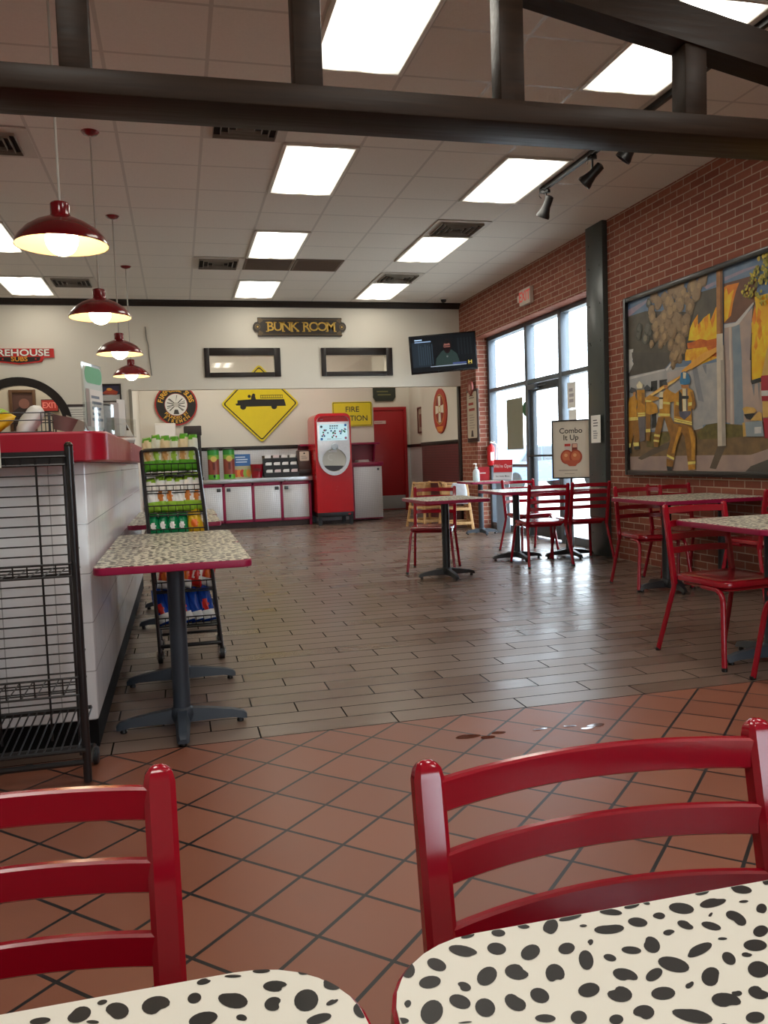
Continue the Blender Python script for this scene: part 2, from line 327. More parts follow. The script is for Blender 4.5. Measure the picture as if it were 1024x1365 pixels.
# ---- measured outlines (metres)
SPOTS_RIGHT = [(0.161,0.626,0.006,-0.002,-0.003,-0.011),(0.186,0.625,0.006,-0.006,-0.004,-0.007),(0.174,0.605,0.009,-0.002,-0.003,-0.007),(0.213,0.636,0.011,-0.007,-0.003,-0.007),(0.241,0.631,0.007,-0.005,-0.004,-0.007),(0.266,0.618,0.009,0.002,-0.002,-0.01),(0.22,0.599,0.002,-0.009,-0.009,-0.007),(0.245,0.597,0.009,-0.005,-0.004,-0.009),(0.273,0.586,0.001,-0.01,-0.009,-0.007),(0.297,0.614,0.007,-0.002,-0.004,-0.007),(0.305,0.595,0.008,0.004,-0.002,-0.011),(0.298,0.647,0.009,0.003,-0.003,-0.01),(0.276,0.655,0.005,-0.002,-0.001,-0.004),(0.251,0.652,0.006,-0.002,-0.002,-0.005),(0.224,0.656,0.006,0.0,-0.001,-0.004),(0.321,0.655,0.011,0.001,-0.001,-0.004),(0.326,0.64,0.003,-0.001,-0.001,-0.002),(0.345,0.629,0.013,-0.002,-0.004,-0.007),(0.32,0.616,0.002,-0.001,-0.003,-0.004),(0.325,0.592,0.004,-0.003,-0.003,-0.004),(0.374,0.631,0.007,-0.004,-0.005,-0.006),(0.347,0.596,0.007,-0.003,-0.003,-0.005),(0.359,0.653,0.009,-0.005,-0.003,-0.005),(0.383,0.656,0.008,0.0,-0.002,-0.004),(0.398,0.656,0.003,-0.001,-0.001,-0.003),(0.397,0.634,0.005,-0.002,-0.003,-0.005),(0.423,0.639,0.009,-0.005,-0.006,-0.008),(0.391,0.609,0.005,-0.001,-0.003,-0.004),(0.367,0.598,0.002,-0.009,-0.008,-0.006),(0.325,0.568,0.006,-0.008,-0.006,-0.006),(0.347,0.562,0.009,0.003,-0.001,-0.006),(0.369,0.569,0.009,-0.007,-0.006,-0.009),(0.4,0.58,0.014,0.003,-0.004,-0.007),(0.411,0.615,0.005,-0.005,-0.004,-0.005),(0.431,0.607,0.006,-0.005,-0.004,-0.005),(0.441,0.622,0.002,0.0,-0.003,-0.003),(0.456,0.639,0.014,0.0,-0.004,-0.007),(0.457,0.657,0.008,0.0,-0.003,-0.004),(0.483,0.632,0.004,-0.001,-0.002,-0.002),(0.494,0.651,0.008,-0.005,-0.005,-0.007),(0.459,0.611,0.003,-0.009,-0.008,-0.007),(0.49,0.617,0.005,-0.001,-0.006,-0.007),(0.428,0.588,0.004,-0.001,-0.001,-0.002),(0.416,0.563,0.002,-0.006,-0.006,-0.005),(0.433,0.563,0.004,-0.001,-0.002,-0.003),(0.388,0.547,0.01,0.002,-0.005,-0.01),(0.366,0.543,0.005,0.002,-0.001,-0.003),(0.448,0.572,0.008,-0.004,-0.006,-0.007),(0.429,0.544,0.008,-0.003,-0.006,-0.009),(0.466,0.588,0.006,-0.002,-0.006,-0.007),(0.41,0.52,0.006,-0.004,-0.006,-0.006),(0.394,0.524,0.004,-0.001,-0.002,-0.003),(0.381,0.519,0.008,-0.007,-0.007,-0.006),(0.347,0.512,0.011,-0.008,-0.006,-0.006),(0.341,0.54,0.008,-0.003,-0.005,-0.007),(0.315,0.525,0.006,-0.004,-0.006,-0.007),(0.309,0.549,0.007,-0.006,-0.006,-0.008),(0.289,0.56,0.008,-0.002,-0.004,-0.008),(0.267,0.534,0.004,-0.004,-0.005,-0.006),(0.292,0.524,0.005,-0.001,-0.003,-0.005),(0.243,0.54,0.007,-0.003,-0.002,-0.004),(0.25,0.565,0.007,-0.003,-0.003,-0.008),(0.229,0.563,0.006,-0.006,-0.005,-0.008),(0.205,0.564,0.008,0.0,-0.002,-0.01),(0.189,0.576,0.007,-0.006,-0.003,-0.007),(0.165,0.571,0.006,-0.007,-0.007,-0.011),(0.15,0.585,0.003,0.002,0.0,-0.004),(0.198,0.592,0.005,-0.003,-0.002,-0.005),(0.185,0.553,0.005,-0.001,0.0,-0.001),(0.141,0.568,0.005,-0.002,-0.001,-0.003),(0.389,0.497,0.007,-0.002,-0.004,-0.005),(0.513,0.66,0.003,-0.001,-0.003,-0.003),(0.526,0.656,0.003,-0.001,-0.004,-0.006)]
SPOTS_LEFT = [(-0.122,0.647,0.008,-0.001,0.001,-0.004),(-0.094,0.646,0.009,0.002,0.002,-0.009),(-0.066,0.642,0.008,0.001,0.003,-0.011),(-0.037,0.64,0.01,0.001,0.002,-0.012),(-0.008,0.64,0.005,0.0,0.0,-0.007),(-0.0,0.659,0.006,0.0,0.0,-0.004),(0.023,0.659,0.007,-0.002,0.0,-0.002),(0.046,0.659,0.007,-0.002,0.0,-0.003),(-0.002,0.613,0.011,0.0,0.001,-0.008),(0.021,0.629,0.011,-0.005,-0.001,-0.01),(0.026,0.606,0.004,-0.001,0.0,-0.004),(0.051,0.615,0.007,-0.002,-0.001,-0.008),(0.055,0.636,0.01,-0.003,0.0,-0.007),(0.076,0.612,0.008,0.007,0.004,-0.012),(0.082,0.646,0.007,-0.002,-0.001,-0.004),(0.098,0.625,0.007,-0.003,-0.001,-0.007),(0.095,0.604,0.005,0.002,0.0,-0.003),(0.082,0.588,0.01,0.002,0.001,-0.005),(0.114,0.588,0.004,-0.006,-0.004,-0.006),(-0.078,0.656,0.004,0.0,0.0,-0.003),(-0.083,0.634,0.005,-0.002,0.0,-0.002)]
MURAL = [
('sky',[(0.01,1.755),(0.452,1.763),(0.468,1.785),(0.342,1.603),(0.023,1.607)]),
('pink',[(0.041,1.681),(0.406,1.723),(0.39,1.693),(0.048,1.611)]),
('sky',[(1.364,1.75),(1.494,1.752),(1.493,1.623),(1.259,1.616)]),
('pink',[(1.299,1.662),(1.487,1.677),(1.487,1.647),(1.337,1.631)]),
('sky',[(1.573,1.757),(2.128,1.756),(2.127,1.576),(1.924,1.613),(1.571,1.622)]),
('pink',[(1.578,1.681),(1.848,1.695),(1.999,1.689),(1.967,1.675),(1.781,1.666),(1.584,1.649)]),
('roof',[(0.023,1.616),(0.373,1.614),(1.173,1.465),(1.167,1.042),(0.093,1.171),(0.005,1.255)]),
('roof',[(1.259,1.623),(1.487,1.62),(1.481,1.096),(1.024,1.157),(1.03,1.531)]),
('roofred',[(1.571,1.629),(1.924,1.62),(1.999,1.569),(1.955,1.407),(1.721,1.288),(1.568,1.298)]),
('house',[(0.019,1.008),(0.694,1.02),(0.993,1.003),(1.275,1.012),(1.267,0.405),(0.865,0.412),(0.44,0.446),(0.021,0.395)]),
('lowroof',[(0.02,1.027),(0.131,1.138),(0.089,1.247),(0.819,1.153),(0.772,1.063),(0.694,1.018),(0.028,1.009)]),
('white',[(0.014,1.28),(0.137,1.277),(0.128,1.244),(0.013,1.246)]),
('white',[(0.013,1.246),(0.095,1.24),(0.126,1.167),(0.019,1.18)]),
('white',[(0.008,1.257),(0.107,1.244),(0.114,1.159),(0.139,1.128),(0.038,1.035),(0.011,1.038)]),
('white',[(0.028,1.0),(0.686,1.013),(0.693,1.0),(0.027,0.977)]),
('wallpale',[(0.716,0.978),(0.993,0.985),(0.963,0.934),(0.738,0.901)]),
('white',[(0.701,1.01),(0.787,1.057),(0.799,1.043),(0.724,0.99)]),
('black',[(0.451,0.921),(0.56,0.92),(0.558,0.811),(0.449,0.824)]),
('black',[(0.597,0.918),(0.73,0.916),(0.658,0.82),(0.598,0.814)]),
('black',[(0.461,0.619),(0.539,0.614),(0.543,0.469),(0.457,0.462)]),
('house2',[(1.11,0.957),(1.27,0.987),(1.48,0.99),(1.479,0.469),(1.292,0.46),(1.161,0.422),(1.102,0.424)]),
('streak',[(1.125,0.969),(1.191,0.983),(1.287,0.66),(1.209,0.679),(1.153,0.842)]),
('streak',[(1.27,0.983),(1.327,0.985),(1.326,0.895),(1.298,0.932)]),
('pinkwall',[(1.572,1.118),(1.909,1.072),(1.907,0.779),(2.024,0.76),(2.023,0.525),(1.952,0.434),(1.682,0.447),(1.585,0.468)]),
('bluestrip',[(1.685,1.103),(1.788,1.089),(1.817,0.448),(1.697,0.442)]),
('palestrip',[(1.643,1.109),(1.67,1.105),(1.677,0.443),(1.648,0.444)]),
('pinkwall',[(1.574,1.266),(1.721,1.265),(1.955,1.378),(1.931,0.95),(1.565,0.994)]),
('bluestrip',[(1.672,1.251),(1.772,1.261),(1.798,0.966),(1.686,0.979)]),
('palestrip',[(1.634,1.255),(1.662,1.256),(1.667,0.982),(1.636,0.985)]),
('darkedge',[(1.933,1.404),(1.966,1.405),(1.932,1.152),(1.911,0.952),(1.893,0.954),(1.916,1.227)]),
('white',[(1.574,1.291),(1.721,1.283),(1.939,1.41),(1.944,1.394),(1.766,1.265),(1.726,1.256),(1.574,1.26)]),
('flameY',[(1.066,1.229),(1.095,1.334),(1.143,1.39),(1.207,1.432),(1.213,1.339),(1.295,1.393),(1.382,1.417),(1.387,1.35),(1.463,1.453),(1.491,1.455),(1.488,1.165)]),
('flameO',[(1.143,1.39),(1.212,1.439),(1.206,1.364),(1.169,1.322)]),
('flameO',[(1.295,1.381),(1.36,1.417),(1.352,1.317),(1.319,1.275)]),
('flameO',[(1.387,1.35),(1.473,1.459),(1.453,1.378),(1.415,1.284)]),
('flameO',[(1.205,1.34),(1.245,1.366),(1.255,1.285),(1.221,1.258)]),
('ember',[(1.049,1.207),(1.134,1.207),(1.243,1.219),(1.338,1.192),(1.488,1.192),(1.487,1.115),(1.058,1.157)]),
('flameG',[(1.021,1.153),(1.16,1.147),(1.487,1.12),(1.486,1.026),(1.015,1.052)]),
('flameG',[(1.113,1.146),(1.482,1.131),(1.481,1.022),(1.27,0.996),(1.11,0.97)]),
('ember',[(1.329,1.135),(1.482,1.131),(1.481,1.03),(1.397,1.049)]),
('flameR',[(1.574,1.599),(1.619,1.608),(1.769,1.599),(1.729,1.538),(1.693,1.456),(1.663,1.349),(1.574,1.304)]),
('flameY',[(1.577,1.553),(1.604,1.592),(1.63,1.527),(1.702,1.558),(1.664,1.461),(1.622,1.334),(1.578,1.311)]),
('flameB',[(1.955,1.446),(2.127,1.444),(2.125,0.927),(1.911,0.952),(1.923,1.153),(1.916,1.241),(1.968,1.362)]),
('flameB',[(1.913,1.072),(2.071,1.05),(2.041,0.805),(1.914,0.79)]),
('flameR',[(1.997,1.356),(2.06,1.288),(2.028,1.209),(1.975,1.246)]),
('flameY',[(1.965,1.219),(2.101,1.253),(2.111,0.985),(1.953,1.019)]),
('black',[(1.904,0.786),(2.038,0.804),(2.031,0.766),(1.918,0.756)]),
('darkedge',[(1.904,1.073),(1.918,1.071),(1.919,0.786),(1.907,0.771)]),
('streak',[(1.918,0.756),(1.954,0.757),(1.944,0.657)]),
('streak',[(1.989,0.76),(2.012,0.761),(2.005,0.621)]),
('dirt',[(0.021,0.395),(0.44,0.428),(0.865,0.421),(1.267,0.418),(1.264,0.182),(0.024,0.183)]),
('dirt',[(1.161,0.417),(1.485,0.464),(1.832,0.432),(2.068,0.327),(2.123,0.31),(2.123,0.232),(1.903,0.184),(1.165,0.186)]),
('olive',[(1.19,0.39),(1.32,0.459),(1.485,0.468),(1.695,0.442),(1.819,0.431),(1.825,0.339),(1.564,0.334),(1.204,0.332)]),
('olive',[(0.39,0.411),(0.79,0.415),(0.758,0.337),(0.519,0.27),(0.353,0.283)]),
('road',[(0.024,0.188),(1.264,0.19),(1.263,0.053),(0.026,0.043)]),
('road',[(1.098,0.191),(1.903,0.188),(2.123,0.236),(2.122,0.045),(1.096,0.034)]),
('kerb',[(2.123,0.154),(1.902,0.095),(1.823,0.025),(2.122,0.014)]),
('shade',[(0.195,0.172),(0.469,0.262),(0.773,0.323),(0.741,0.262),(0.264,0.153)]),
('shade',[(1.48,0.269),(1.592,0.273),(1.454,0.068),(1.364,0.076)]),
('poleB',[(1.486,1.769),(1.57,1.761),(1.567,1.207),(1.485,1.219)]),
('poleD',[(1.537,1.763),(1.57,1.761),(1.567,1.207),(1.537,1.211)]),
('poleL',[(1.482,1.131),(1.58,1.117),(1.6,0.268),(1.489,0.267)]),
('poleG',[(1.533,1.124),(1.58,1.117),(1.6,0.268),(1.547,0.267)]),
('poleL',[(1.485,1.223),(1.567,1.218),(1.567,0.994),(1.482,1.004)]),
('jet',[(0.322,0.756),(0.691,0.866),(0.956,0.927),(0.981,0.971),(1.276,1.082),(1.276,1.016),(1.021,0.948),(0.948,0.904),(0.367,0.742)]),
('jetL',[(0.333,0.755),(0.722,0.863),(0.933,0.914),(0.874,0.879),(0.372,0.745)]),
('jet',[(1.111,1.014),(1.3,1.087),(1.482,1.114),(1.481,1.072),(1.285,1.011),(1.11,0.961)]),
('dumpster',[(1.813,0.455),(2.048,0.457),(2.07,0.333),(1.821,0.337)]),
('tan',[(1.813,0.453),(1.844,0.454),(1.858,0.34),(1.821,0.337)]),
('white',[(1.958,0.41),(2.041,0.411),(2.04,0.359),(1.959,0.358)]),
('tan',[(1.814,0.57),(1.857,0.582),(1.953,0.568),(1.986,0.539),(1.953,0.525),(1.838,0.524)]),
('black',[(1.832,0.52),(1.964,0.522),(1.919,0.469),(1.859,0.485)]),
('tan',[(1.905,0.467),(2.011,0.534),(2.046,0.516),(2.048,0.457)]),
('tan',[(2.047,0.816),(2.082,0.933),(2.116,1.044),(2.248,1.026),(2.456,0.91),(2.456,0.778)]),
('red',[(2.038,0.813),(2.456,0.8),(2.456,0.668),(2.04,0.695)]),
('white',[(2.04,0.696),(2.456,0.672),(2.456,0.628),(2.044,0.651)]),
('red',[(2.044,0.653),(2.456,0.632),(2.456,0.588),(2.048,0.613)]),
('tan',[(2.053,0.611),(2.456,0.588),(2.456,0.466),(2.057,0.483)]),
('red',[(2.062,0.478),(2.456,0.463),(2.456,0.315),(2.081,0.317)]),
('coatD',[(0.034,0.558),(0.23,0.557),(0.246,0.407),(0.233,0.308),(0.145,0.31),(0.145,0.439),(0.091,0.316),(0.033,0.322)]),
('coat',[(0.064,0.785),(0.167,0.815),(0.218,0.745),(0.193,0.672),(0.325,0.702),(0.359,0.671),(0.21,0.632),(0.225,0.556),(0.022,0.556),(0.029,0.683)]),
('lime',[(0.026,0.591),(0.226,0.586),(0.226,0.572),(0.026,0.575)]),
('lime',[(0.026,0.572),(0.226,0.569),(0.225,0.556),(0.025,0.558)]),
('lime',[(0.023,0.326),(0.084,0.324),(0.076,0.288),(0.027,0.27)]),
('lime',[(0.128,0.33),(0.234,0.332),(0.236,0.294),(0.136,0.292)]),
('black',[(0.027,0.279),(0.082,0.288),(0.098,0.221),(0.053,0.226)]),
('black',[(0.144,0.291),(0.241,0.294),(0.258,0.266),(0.152,0.258)]),
('helmD',[(0.06,0.847),(0.103,0.896),(0.191,0.871),(0.204,0.831),(0.109,0.834)]),
('skin',[(0.141,0.841),(0.19,0.841),(0.186,0.813),(0.14,0.812)]),
('grey',[(0.226,0.586),(0.368,0.587),(0.348,0.348),(0.254,0.333)]),
('coat',[(0.212,0.858),(0.353,0.848),(0.363,0.587),(0.222,0.584)]),
('coatD',[(0.297,0.823),(0.352,0.819),(0.346,0.699),(0.295,0.721)]),
('lime',[(0.223,0.628),(0.361,0.624),(0.36,0.611),(0.223,0.612)]),
('lime',[(0.223,0.606),(0.36,0.604),(0.36,0.589),(0.223,0.59)]),
('cream',[(0.202,0.904),(0.257,0.944),(0.32,0.904),(0.309,0.866),(0.221,0.869)]),
('coatD',[(0.369,0.615),(0.453,0.619),(0.447,0.427),(0.431,0.336),(0.371,0.347)]),
('coat',[(0.378,0.771),(0.448,0.788),(0.594,0.756),(0.612,0.735),(0.48,0.722),(0.56,0.688),(0.584,0.611),(0.452,0.596),(0.364,0.615)]),
('lime',[(0.365,0.458),(0.449,0.459),(0.448,0.427),(0.365,0.426)]),
('helmD',[(0.341,0.867),(0.401,0.894),(0.469,0.854),(0.452,0.827),(0.357,0.835)]),
('lime',[(0.364,0.746),(0.472,0.734),(0.471,0.718),(0.363,0.728)]),
('coatD',[(0.587,0.566),(0.688,0.561),(0.621,0.403),(0.577,0.278),(0.503,0.28),(0.515,0.407)]),
('coatD',[(0.685,0.561),(0.795,0.555),(0.852,0.491),(0.798,0.344),(0.756,0.416)]),
('lime',[(0.518,0.405),(0.618,0.394),(0.611,0.372),(0.508,0.384)]),
('lime',[(0.504,0.352),(0.604,0.342),(0.597,0.323),(0.501,0.333)]),
('coat',[(0.682,0.8),(0.736,0.829),(0.815,0.789),(0.878,0.767),(0.858,0.697),(0.789,0.693),(0.78,0.556),(0.622,0.564),(0.604,0.646)]),
('lime',[(0.59,0.602),(0.787,0.586),(0.787,0.564),(0.59,0.575)]),
('lime',[(0.672,0.708),(0.789,0.695),(0.789,0.673),(0.671,0.686)]),
('cream',[(0.611,0.806),(0.675,0.801),(0.664,0.64),(0.61,0.64)]),
('black',[(0.606,0.753),(0.676,0.748),(0.675,0.732),(0.606,0.737)]),
('skin',[(0.687,0.862),(0.752,0.86),(0.752,0.829),(0.698,0.824)]),
('helmD',[(0.652,0.89),(0.723,0.908),(0.755,0.86),(0.675,0.864)]),
('coatD',[(0.837,0.496),(1.121,0.457),(1.183,0.358),(1.172,0.124),(1.062,0.107),(1.011,0.364),(0.969,0.408),(0.881,0.281),(0.849,0.168),(0.721,0.2),(0.804,0.37)]),
('coat',[(0.926,0.462),(0.969,0.451),(0.924,0.367),(0.847,0.212),(0.801,0.212),(0.864,0.342)]),
('coat',[(1.07,0.447),(1.119,0.436),(1.169,0.342),(1.157,0.149),(1.115,0.149),(1.11,0.319)]),
('lime',[(0.731,0.206),(0.849,0.17),(0.84,0.149),(0.724,0.185)]),
('lime',[(1.057,0.134),(1.175,0.139),(1.174,0.116),(1.059,0.107)]),
('coatD',[(0.72,0.169),(0.833,0.142),(0.822,0.08),(0.716,0.093)]),
('coat',[(1.062,0.107),(1.172,0.111),(1.171,0.065),(1.064,0.06)]),
('black',[(0.719,0.093),(0.822,0.085),(0.798,0.036),(0.731,0.049)]),
('coat',[(0.872,0.767),(0.946,0.795),(1.007,0.811),(1.083,0.8),(1.148,0.77),(1.188,0.642),(1.157,0.6),(1.118,0.613),(1.124,0.46),(0.849,0.507),(0.846,0.665)]),
('coatD',[(1.103,0.765),(1.148,0.768),(1.188,0.642),(1.157,0.6),(1.122,0.613),(1.137,0.679)]),
('coatD',[(0.87,0.663),(0.943,0.65),(0.956,0.546),(0.86,0.56)]),
('lime',[(0.856,0.543),(1.127,0.493),(1.127,0.463),(0.852,0.513)]),
('coatD',[(0.855,0.53),(1.127,0.481),(1.127,0.476),(0.855,0.525)]),
('lime',[(0.888,0.692),(0.976,0.673),(0.976,0.648),(0.888,0.662)]),
('lime',[(1.073,0.671),(1.13,0.671),(1.129,0.641),(1.073,0.639)]),
('black',[(0.931,0.796),(0.977,0.758),(0.986,0.604),(0.949,0.572),(0.928,0.625)]),
('cream',[(0.987,0.804),(1.064,0.798),(1.067,0.599),(0.992,0.595)]),
('grey',[(1.04,0.8),(1.064,0.798),(1.067,0.599),(1.041,0.599)]),
('black',[(0.971,0.74),(1.083,0.731),(1.082,0.703),(0.971,0.711)]),
('strap',[(0.928,0.599),(1.115,0.592),(1.107,0.563),(1.014,0.517),(0.942,0.555)]),
('skin',[(0.967,0.84),(1.079,0.83),(1.083,0.799),(0.97,0.812)]),
('blue',[(0.945,0.881),(0.969,0.951),(1.021,0.958),(1.08,0.926),(1.108,0.873),(1.099,0.837),(1.022,0.834),(0.954,0.85)]),
('cream',[(0.998,0.95),(1.047,0.943),(1.037,0.89),(1.0,0.894)]),
]
SMOKE = [(0.917,1.695,0.058),(0.996,1.664,0.038),(1.138,1.696,0.053),(0.753,1.634,0.055),(0.943,1.629,0.046),(0.942,1.56,0.046),(1.097,1.516,0.045),(1.06,1.591,0.034),(0.792,1.532,0.055),(0.861,1.551,0.043),(0.526,1.725,0.048),(0.478,1.595,0.045),(0.435,1.677,0.032),(0.597,1.647,0.048),(0.492,1.528,0.049),(0.622,1.466,0.048),(0.886,1.438,0.054),(0.939,1.383,0.046),(1.044,1.412,0.045),(1.03,1.33,0.046),(0.748,1.413,0.048),(0.816,1.34,0.055),(0.69,1.311,0.048),(0.923,1.254,0.046),(0.561,1.346,0.041),(0.414,1.417,0.05),(0.261,1.458,0.037),(0.244,1.393,0.034),(0.367,1.342,0.045),(0.471,1.278,0.032),(0.632,1.255,0.032),(0.8,1.232,0.039),(0.988,1.191,0.038),(0.868,1.168,0.043),(0.826,1.118,0.04),(0.663,1.387,0.044),(0.549,1.445,0.049),(0.697,1.676,0.039),(0.81,1.732,0.039),(0.694,1.502,0.047),(0.807,1.608,0.039),(0.934,1.696,0.049),(0.947,1.587,0.049),(1.098,1.535,0.044),(1.193,1.613,0.047),(1.059,1.615,0.036),(1.287,1.72,0.046),(1.326,1.746,0.024),(1.028,1.418,0.04),(1.012,1.33,0.041),(0.93,1.434,0.041),(0.969,1.23,0.041),(0.996,1.161,0.033),(0.925,1.154,0.041),(1.141,1.671,0.04),(1.234,1.676,0.035),(0.977,1.744,0.033),(0.863,1.096,0.042),(0.832,1.039,0.03),(0.886,1.127,0.043),(0.936,1.078,0.03)]
LEAFY = [(1.978,1.644,0.043),(2.062,1.64,0.042),(2.114,1.684,0.041),(2.104,1.735,0.034),(1.935,1.582,0.05),(1.869,1.524,0.04),(1.846,1.485,0.029),(1.956,1.492,0.05),(2.051,1.558,0.049),(2.03,1.449,0.043),(2.113,1.579,0.042),(2.102,1.407,0.035),(2.061,1.387,0.028),(1.912,1.458,0.029)]
SPILLXY = [(1.117, 3.203, 0.05, 0.025), (1.193, 3.166, 0.035, 0.018), (1.255, 3.204, 0.03, 0.016), (1.439, 3.188, 0.035, 0.012), (1.575, 3.18, 0.03, 0.012), (1.683, 3.151, 0.04, 0.02), (1.629, 3.13, 0.03, 0.012)]
# ------------------------------------------------------------------ the room
b = MB(); b.add([(-3.2, -3, 0), (5.1, -3, 0), (5.1, 3.482, 0), (-3.2, 3.482, 0)], [(0, 1, 2, 3)], QUARRY)
b.add([(-3.2, 3.482, 0), (5.1, 3.482, 0), (5.1, 17.6, 0), (-3.2, 17.6, 0)], [(0, 1, 2, 3)], PLANK); struct(b, 'floor')
b = MB().box(-3.3, 5.1, -3.1, 17.6, HC, HC+.1); struct(b, 'ceiling', CEIL)
b = MB(); b.box(XR, 4.87, -3, 8.42, 0, HC); b.box(XR, 4.87, 8.42, 12.17, 2.955, HC); b.box(XR, 4.87, 12.17, YB+.06, 0, HC); struct(b, 'wall_right', BRICK)
b = MB().box(-3.3, -3.2, -3.1, 17.6, 0, HC); struct(b, 'wall_left', WALL)
b = MB(); b.box(-3.3, 4.95, -3.1, -3, 0, .7); b.box(-3.3, 4.95, -3.1, -3, 2.7, HC)
for x0, x1 in ((-3.3, 1.2), (2.3, 2.7), (3.8, 4.95)): b.box(x0, x1, -3.1, -3, .7, 2.7)
struct(b, 'wall_front', WALL)
for k, (x0, x1) in enumerate(((1.2, 2.3), (2.7, 3.8))):
    b = MB(); xm = (x0+x1)/2
    for a0, a1, c0, c1 in ((x0, x0+.06, .7, 2.7), (x1-.06, x1, .7, 2.7), (xm-.03, xm+.03, .76, 2.64), (x0+.06, x1-.06, .7, .76), (x0+.06, x1-.06, 2.64, 2.7)): b.box(a0, a1, -3.08, -3.0, c0, c1)
    wf = struct(b, 'window_%d' % (k+2), ALU); MB().box(x0+.05, x1-.05, -3.045, -3.035, .75, 2.65).build('pane', wf, GLASS)
# upper back wall with two openings and an arch on the left
b = MB(); y0, y1 = YB, YB+.12
b.box(-.62, .543, y0, y1, 2.285, HC); b.box(1.518, 2.327, y0, y1, 2.285, HC); b.box(3.301, XR, y0, y1, 2.285, HC)
for x0, x1 in ((.543, 1.518), (2.327, 3.301)): b.box(x0, x1, y0, y1, 2.285, 2.525); b.box(x0, x1, y0, y1, 2.79, HC)
AX, AZ, AR = -2.17, 1.78, .60
b.box(-3.2, AX-AR, y0, y1, 0, HC); b.box(AX+AR, -.62, y0, y1, 0, HC); b.box(AX-AR, AX+AR, y0, y1, 0, 1.15)
A_ = arc(AX, AZ, AR, 180, 0, 24)
for k in range(24):
    (xa, za), (xb, zb) = A_[k], A_[k+1]; b.prism([(xa, za), (xb, zb), (xb, HC), (xa, HC)], y0, y1, None, 'y')
struct(b, 'wall_back', WALL)
b = MB().box(-.74, 3.687, YA, YA+.1, 0, HC); struct(b, 'wall_alcove', WALL)
b = MB().box(-.74, -.62, YB+.12, YA, 0, HC); struct(b, 'wall_alcove_left', WALL)
b = MB(); b.box(XR, XR+.1, YB+.06, 15.17, 0, HC); b.box(XR+.1, 5.05, 15.07, 15.17, 0, HC); struct(b, 'wall_alcove_right', WALL)
b = MB(); b.box(4.95, 5.05, 15.17, 17.5, 0, HC); b.box(3.587, 3.687, YA+.1, 17.4, 0, HC); b.box(3.587, 4.95, 17.4, 17.5, 0, HC); struct(b, 'wall_corridor', WALL)
b = MB().box(-3.2, -.74, 14.3, 14.4, 0, HC); struct(b, 'wall_office', wall_mat('#cfc5b2'))
# trims
b = MB().prism([(YB, HC), (YB-.085, HC), (YB-.085, HC-.025), (YB-.05, HC-.05), (YB-.03, HC-.085), (YB, HC-.085)], -3.2, XR, None, 'x'); struct(b, 'trim_1', FRAMEB)
b = MB().box(-.62, 3.687, YA-.012, YA, 0, 1.39); struct(b, 'trim_2', TREAD)
b = MB(); b.box(-.62, 3.70, YA-.03, YA, 1.39, 1.455, None, .006); struct(b, 'trim_3', FRAMEB)
b = MB().box(XR-.012, XR, YB+.12, 15.17, 0, 1.36); struct(b, 'trim_4', RIBBED)
b = MB().box(XR-.03, XR, YB+.12, 15.17, 1.36, 1.42, None, .006); struct(b, 'trim_5', FRAMEB)
b = MB().box(XR-.035, XR+.005, YB+.02, YB+.12, 0, 2.285, None, .006); struct(b, 'trim_6', FRAMEB)
b = MB(); b.box(4.938, 4.95, 15.17, 17.4, 0, 1.36); b.box(4.862, 4.95, 17.388, 17.4, 0, 1.36); struct(b, 'trim_7', TREAD)
b = MB(); b.box(4.92, 4.95, 15.17, 17.4, 1.36, 1.42); b.box(4.862, 4.95, 17.37, 17.4, 1.36, 1.42); struct(b, 'trim_8', FRAMEB)
b = MB().box(-.62, -.612, YB, YB+.02, 0, 2.285); b.box(-.655, -.62, YB-.012, YB, 0, 2.30); struct(b, 'jamb_shade', M('#8f887b', .5))  # greyer strip paints in the shading along the opening's left jamb
# steel column by the storefront
b = MB().box(4.49, 4.57, 8.10, 8.47, 0, HC, None, .006)
for z in (.25, .9, 1.9, 2.35, 2.75, 3.15, 3.4):
    for y in (8.17, 8.40): b.ball((4.488, y, z), .011, None, .5)
tag(struct(b, 'column', M('#3d4341', .3, .1)), 'black steel column with bolts standing between the storefront and the brick wall', 'column')
# storefront: three bays, the middle one a door
XG = 4.80
b = MB()
for y0, y1 in ((8.42, 8.48), (9.62, 9.71), (10.66, 10.75), (12.10, 12.17)): b.box(XG-.06, XG+.06, y0, y1, 0, 2.955, None, .004)
b.box(XG-.055, XG+.055, 8.48, 12.10, 2.90, 2.955); b.box(XG-.055, XG+.055, 8.48, 12.10, 2.11, 2.165)
for y0, y1 in ((8.48, 9.62), (10.75, 12.10)): b.box(XG-.055, XG+.055, y0, y1, 0, .10); b.box(XG-.05, XG+.05, y0, y1, .96, 1.005)
wf = struct(b, 'window_1', ALU)
for y0, y1, z0, z1 in ((8.48, 9.62, .1, .96), (8.48, 9.62, 1.005, 2.11), (10.75, 12.10, .1, .96), (10.75, 12.10, 1.005, 2.11), (8.48, 9.62, 2.165, 2.9), (9.71, 10.66, 2.165, 2.9), (10.75, 12.10, 2.165, 2.9)):
    MB().box(XG-.004, XG+.004, y0, y1, z0, z1).build('pane', wf, GLASS)
b = MB(); D0, D1 = 9.72, 10.65
for y0, y1, z0, z1 in ((D0, D0+.085, .02, 2.10), (D1-.085, D1, .02, 2.10), (D0+.085, D1-.085, 2.0, 2.10), (D0+.085, D1-.085, .02, .22)): b.box(XG-.03, XG+.03, y0, y1, z0, z1, None, .004)
dr = struct(b, 'door_1', M('#4a4f55', .4, .5)); MB().box(XG-.004, XG+.004, D0+.08, D1-.08, .21, 2.01).build('pane', dr, GLASS)
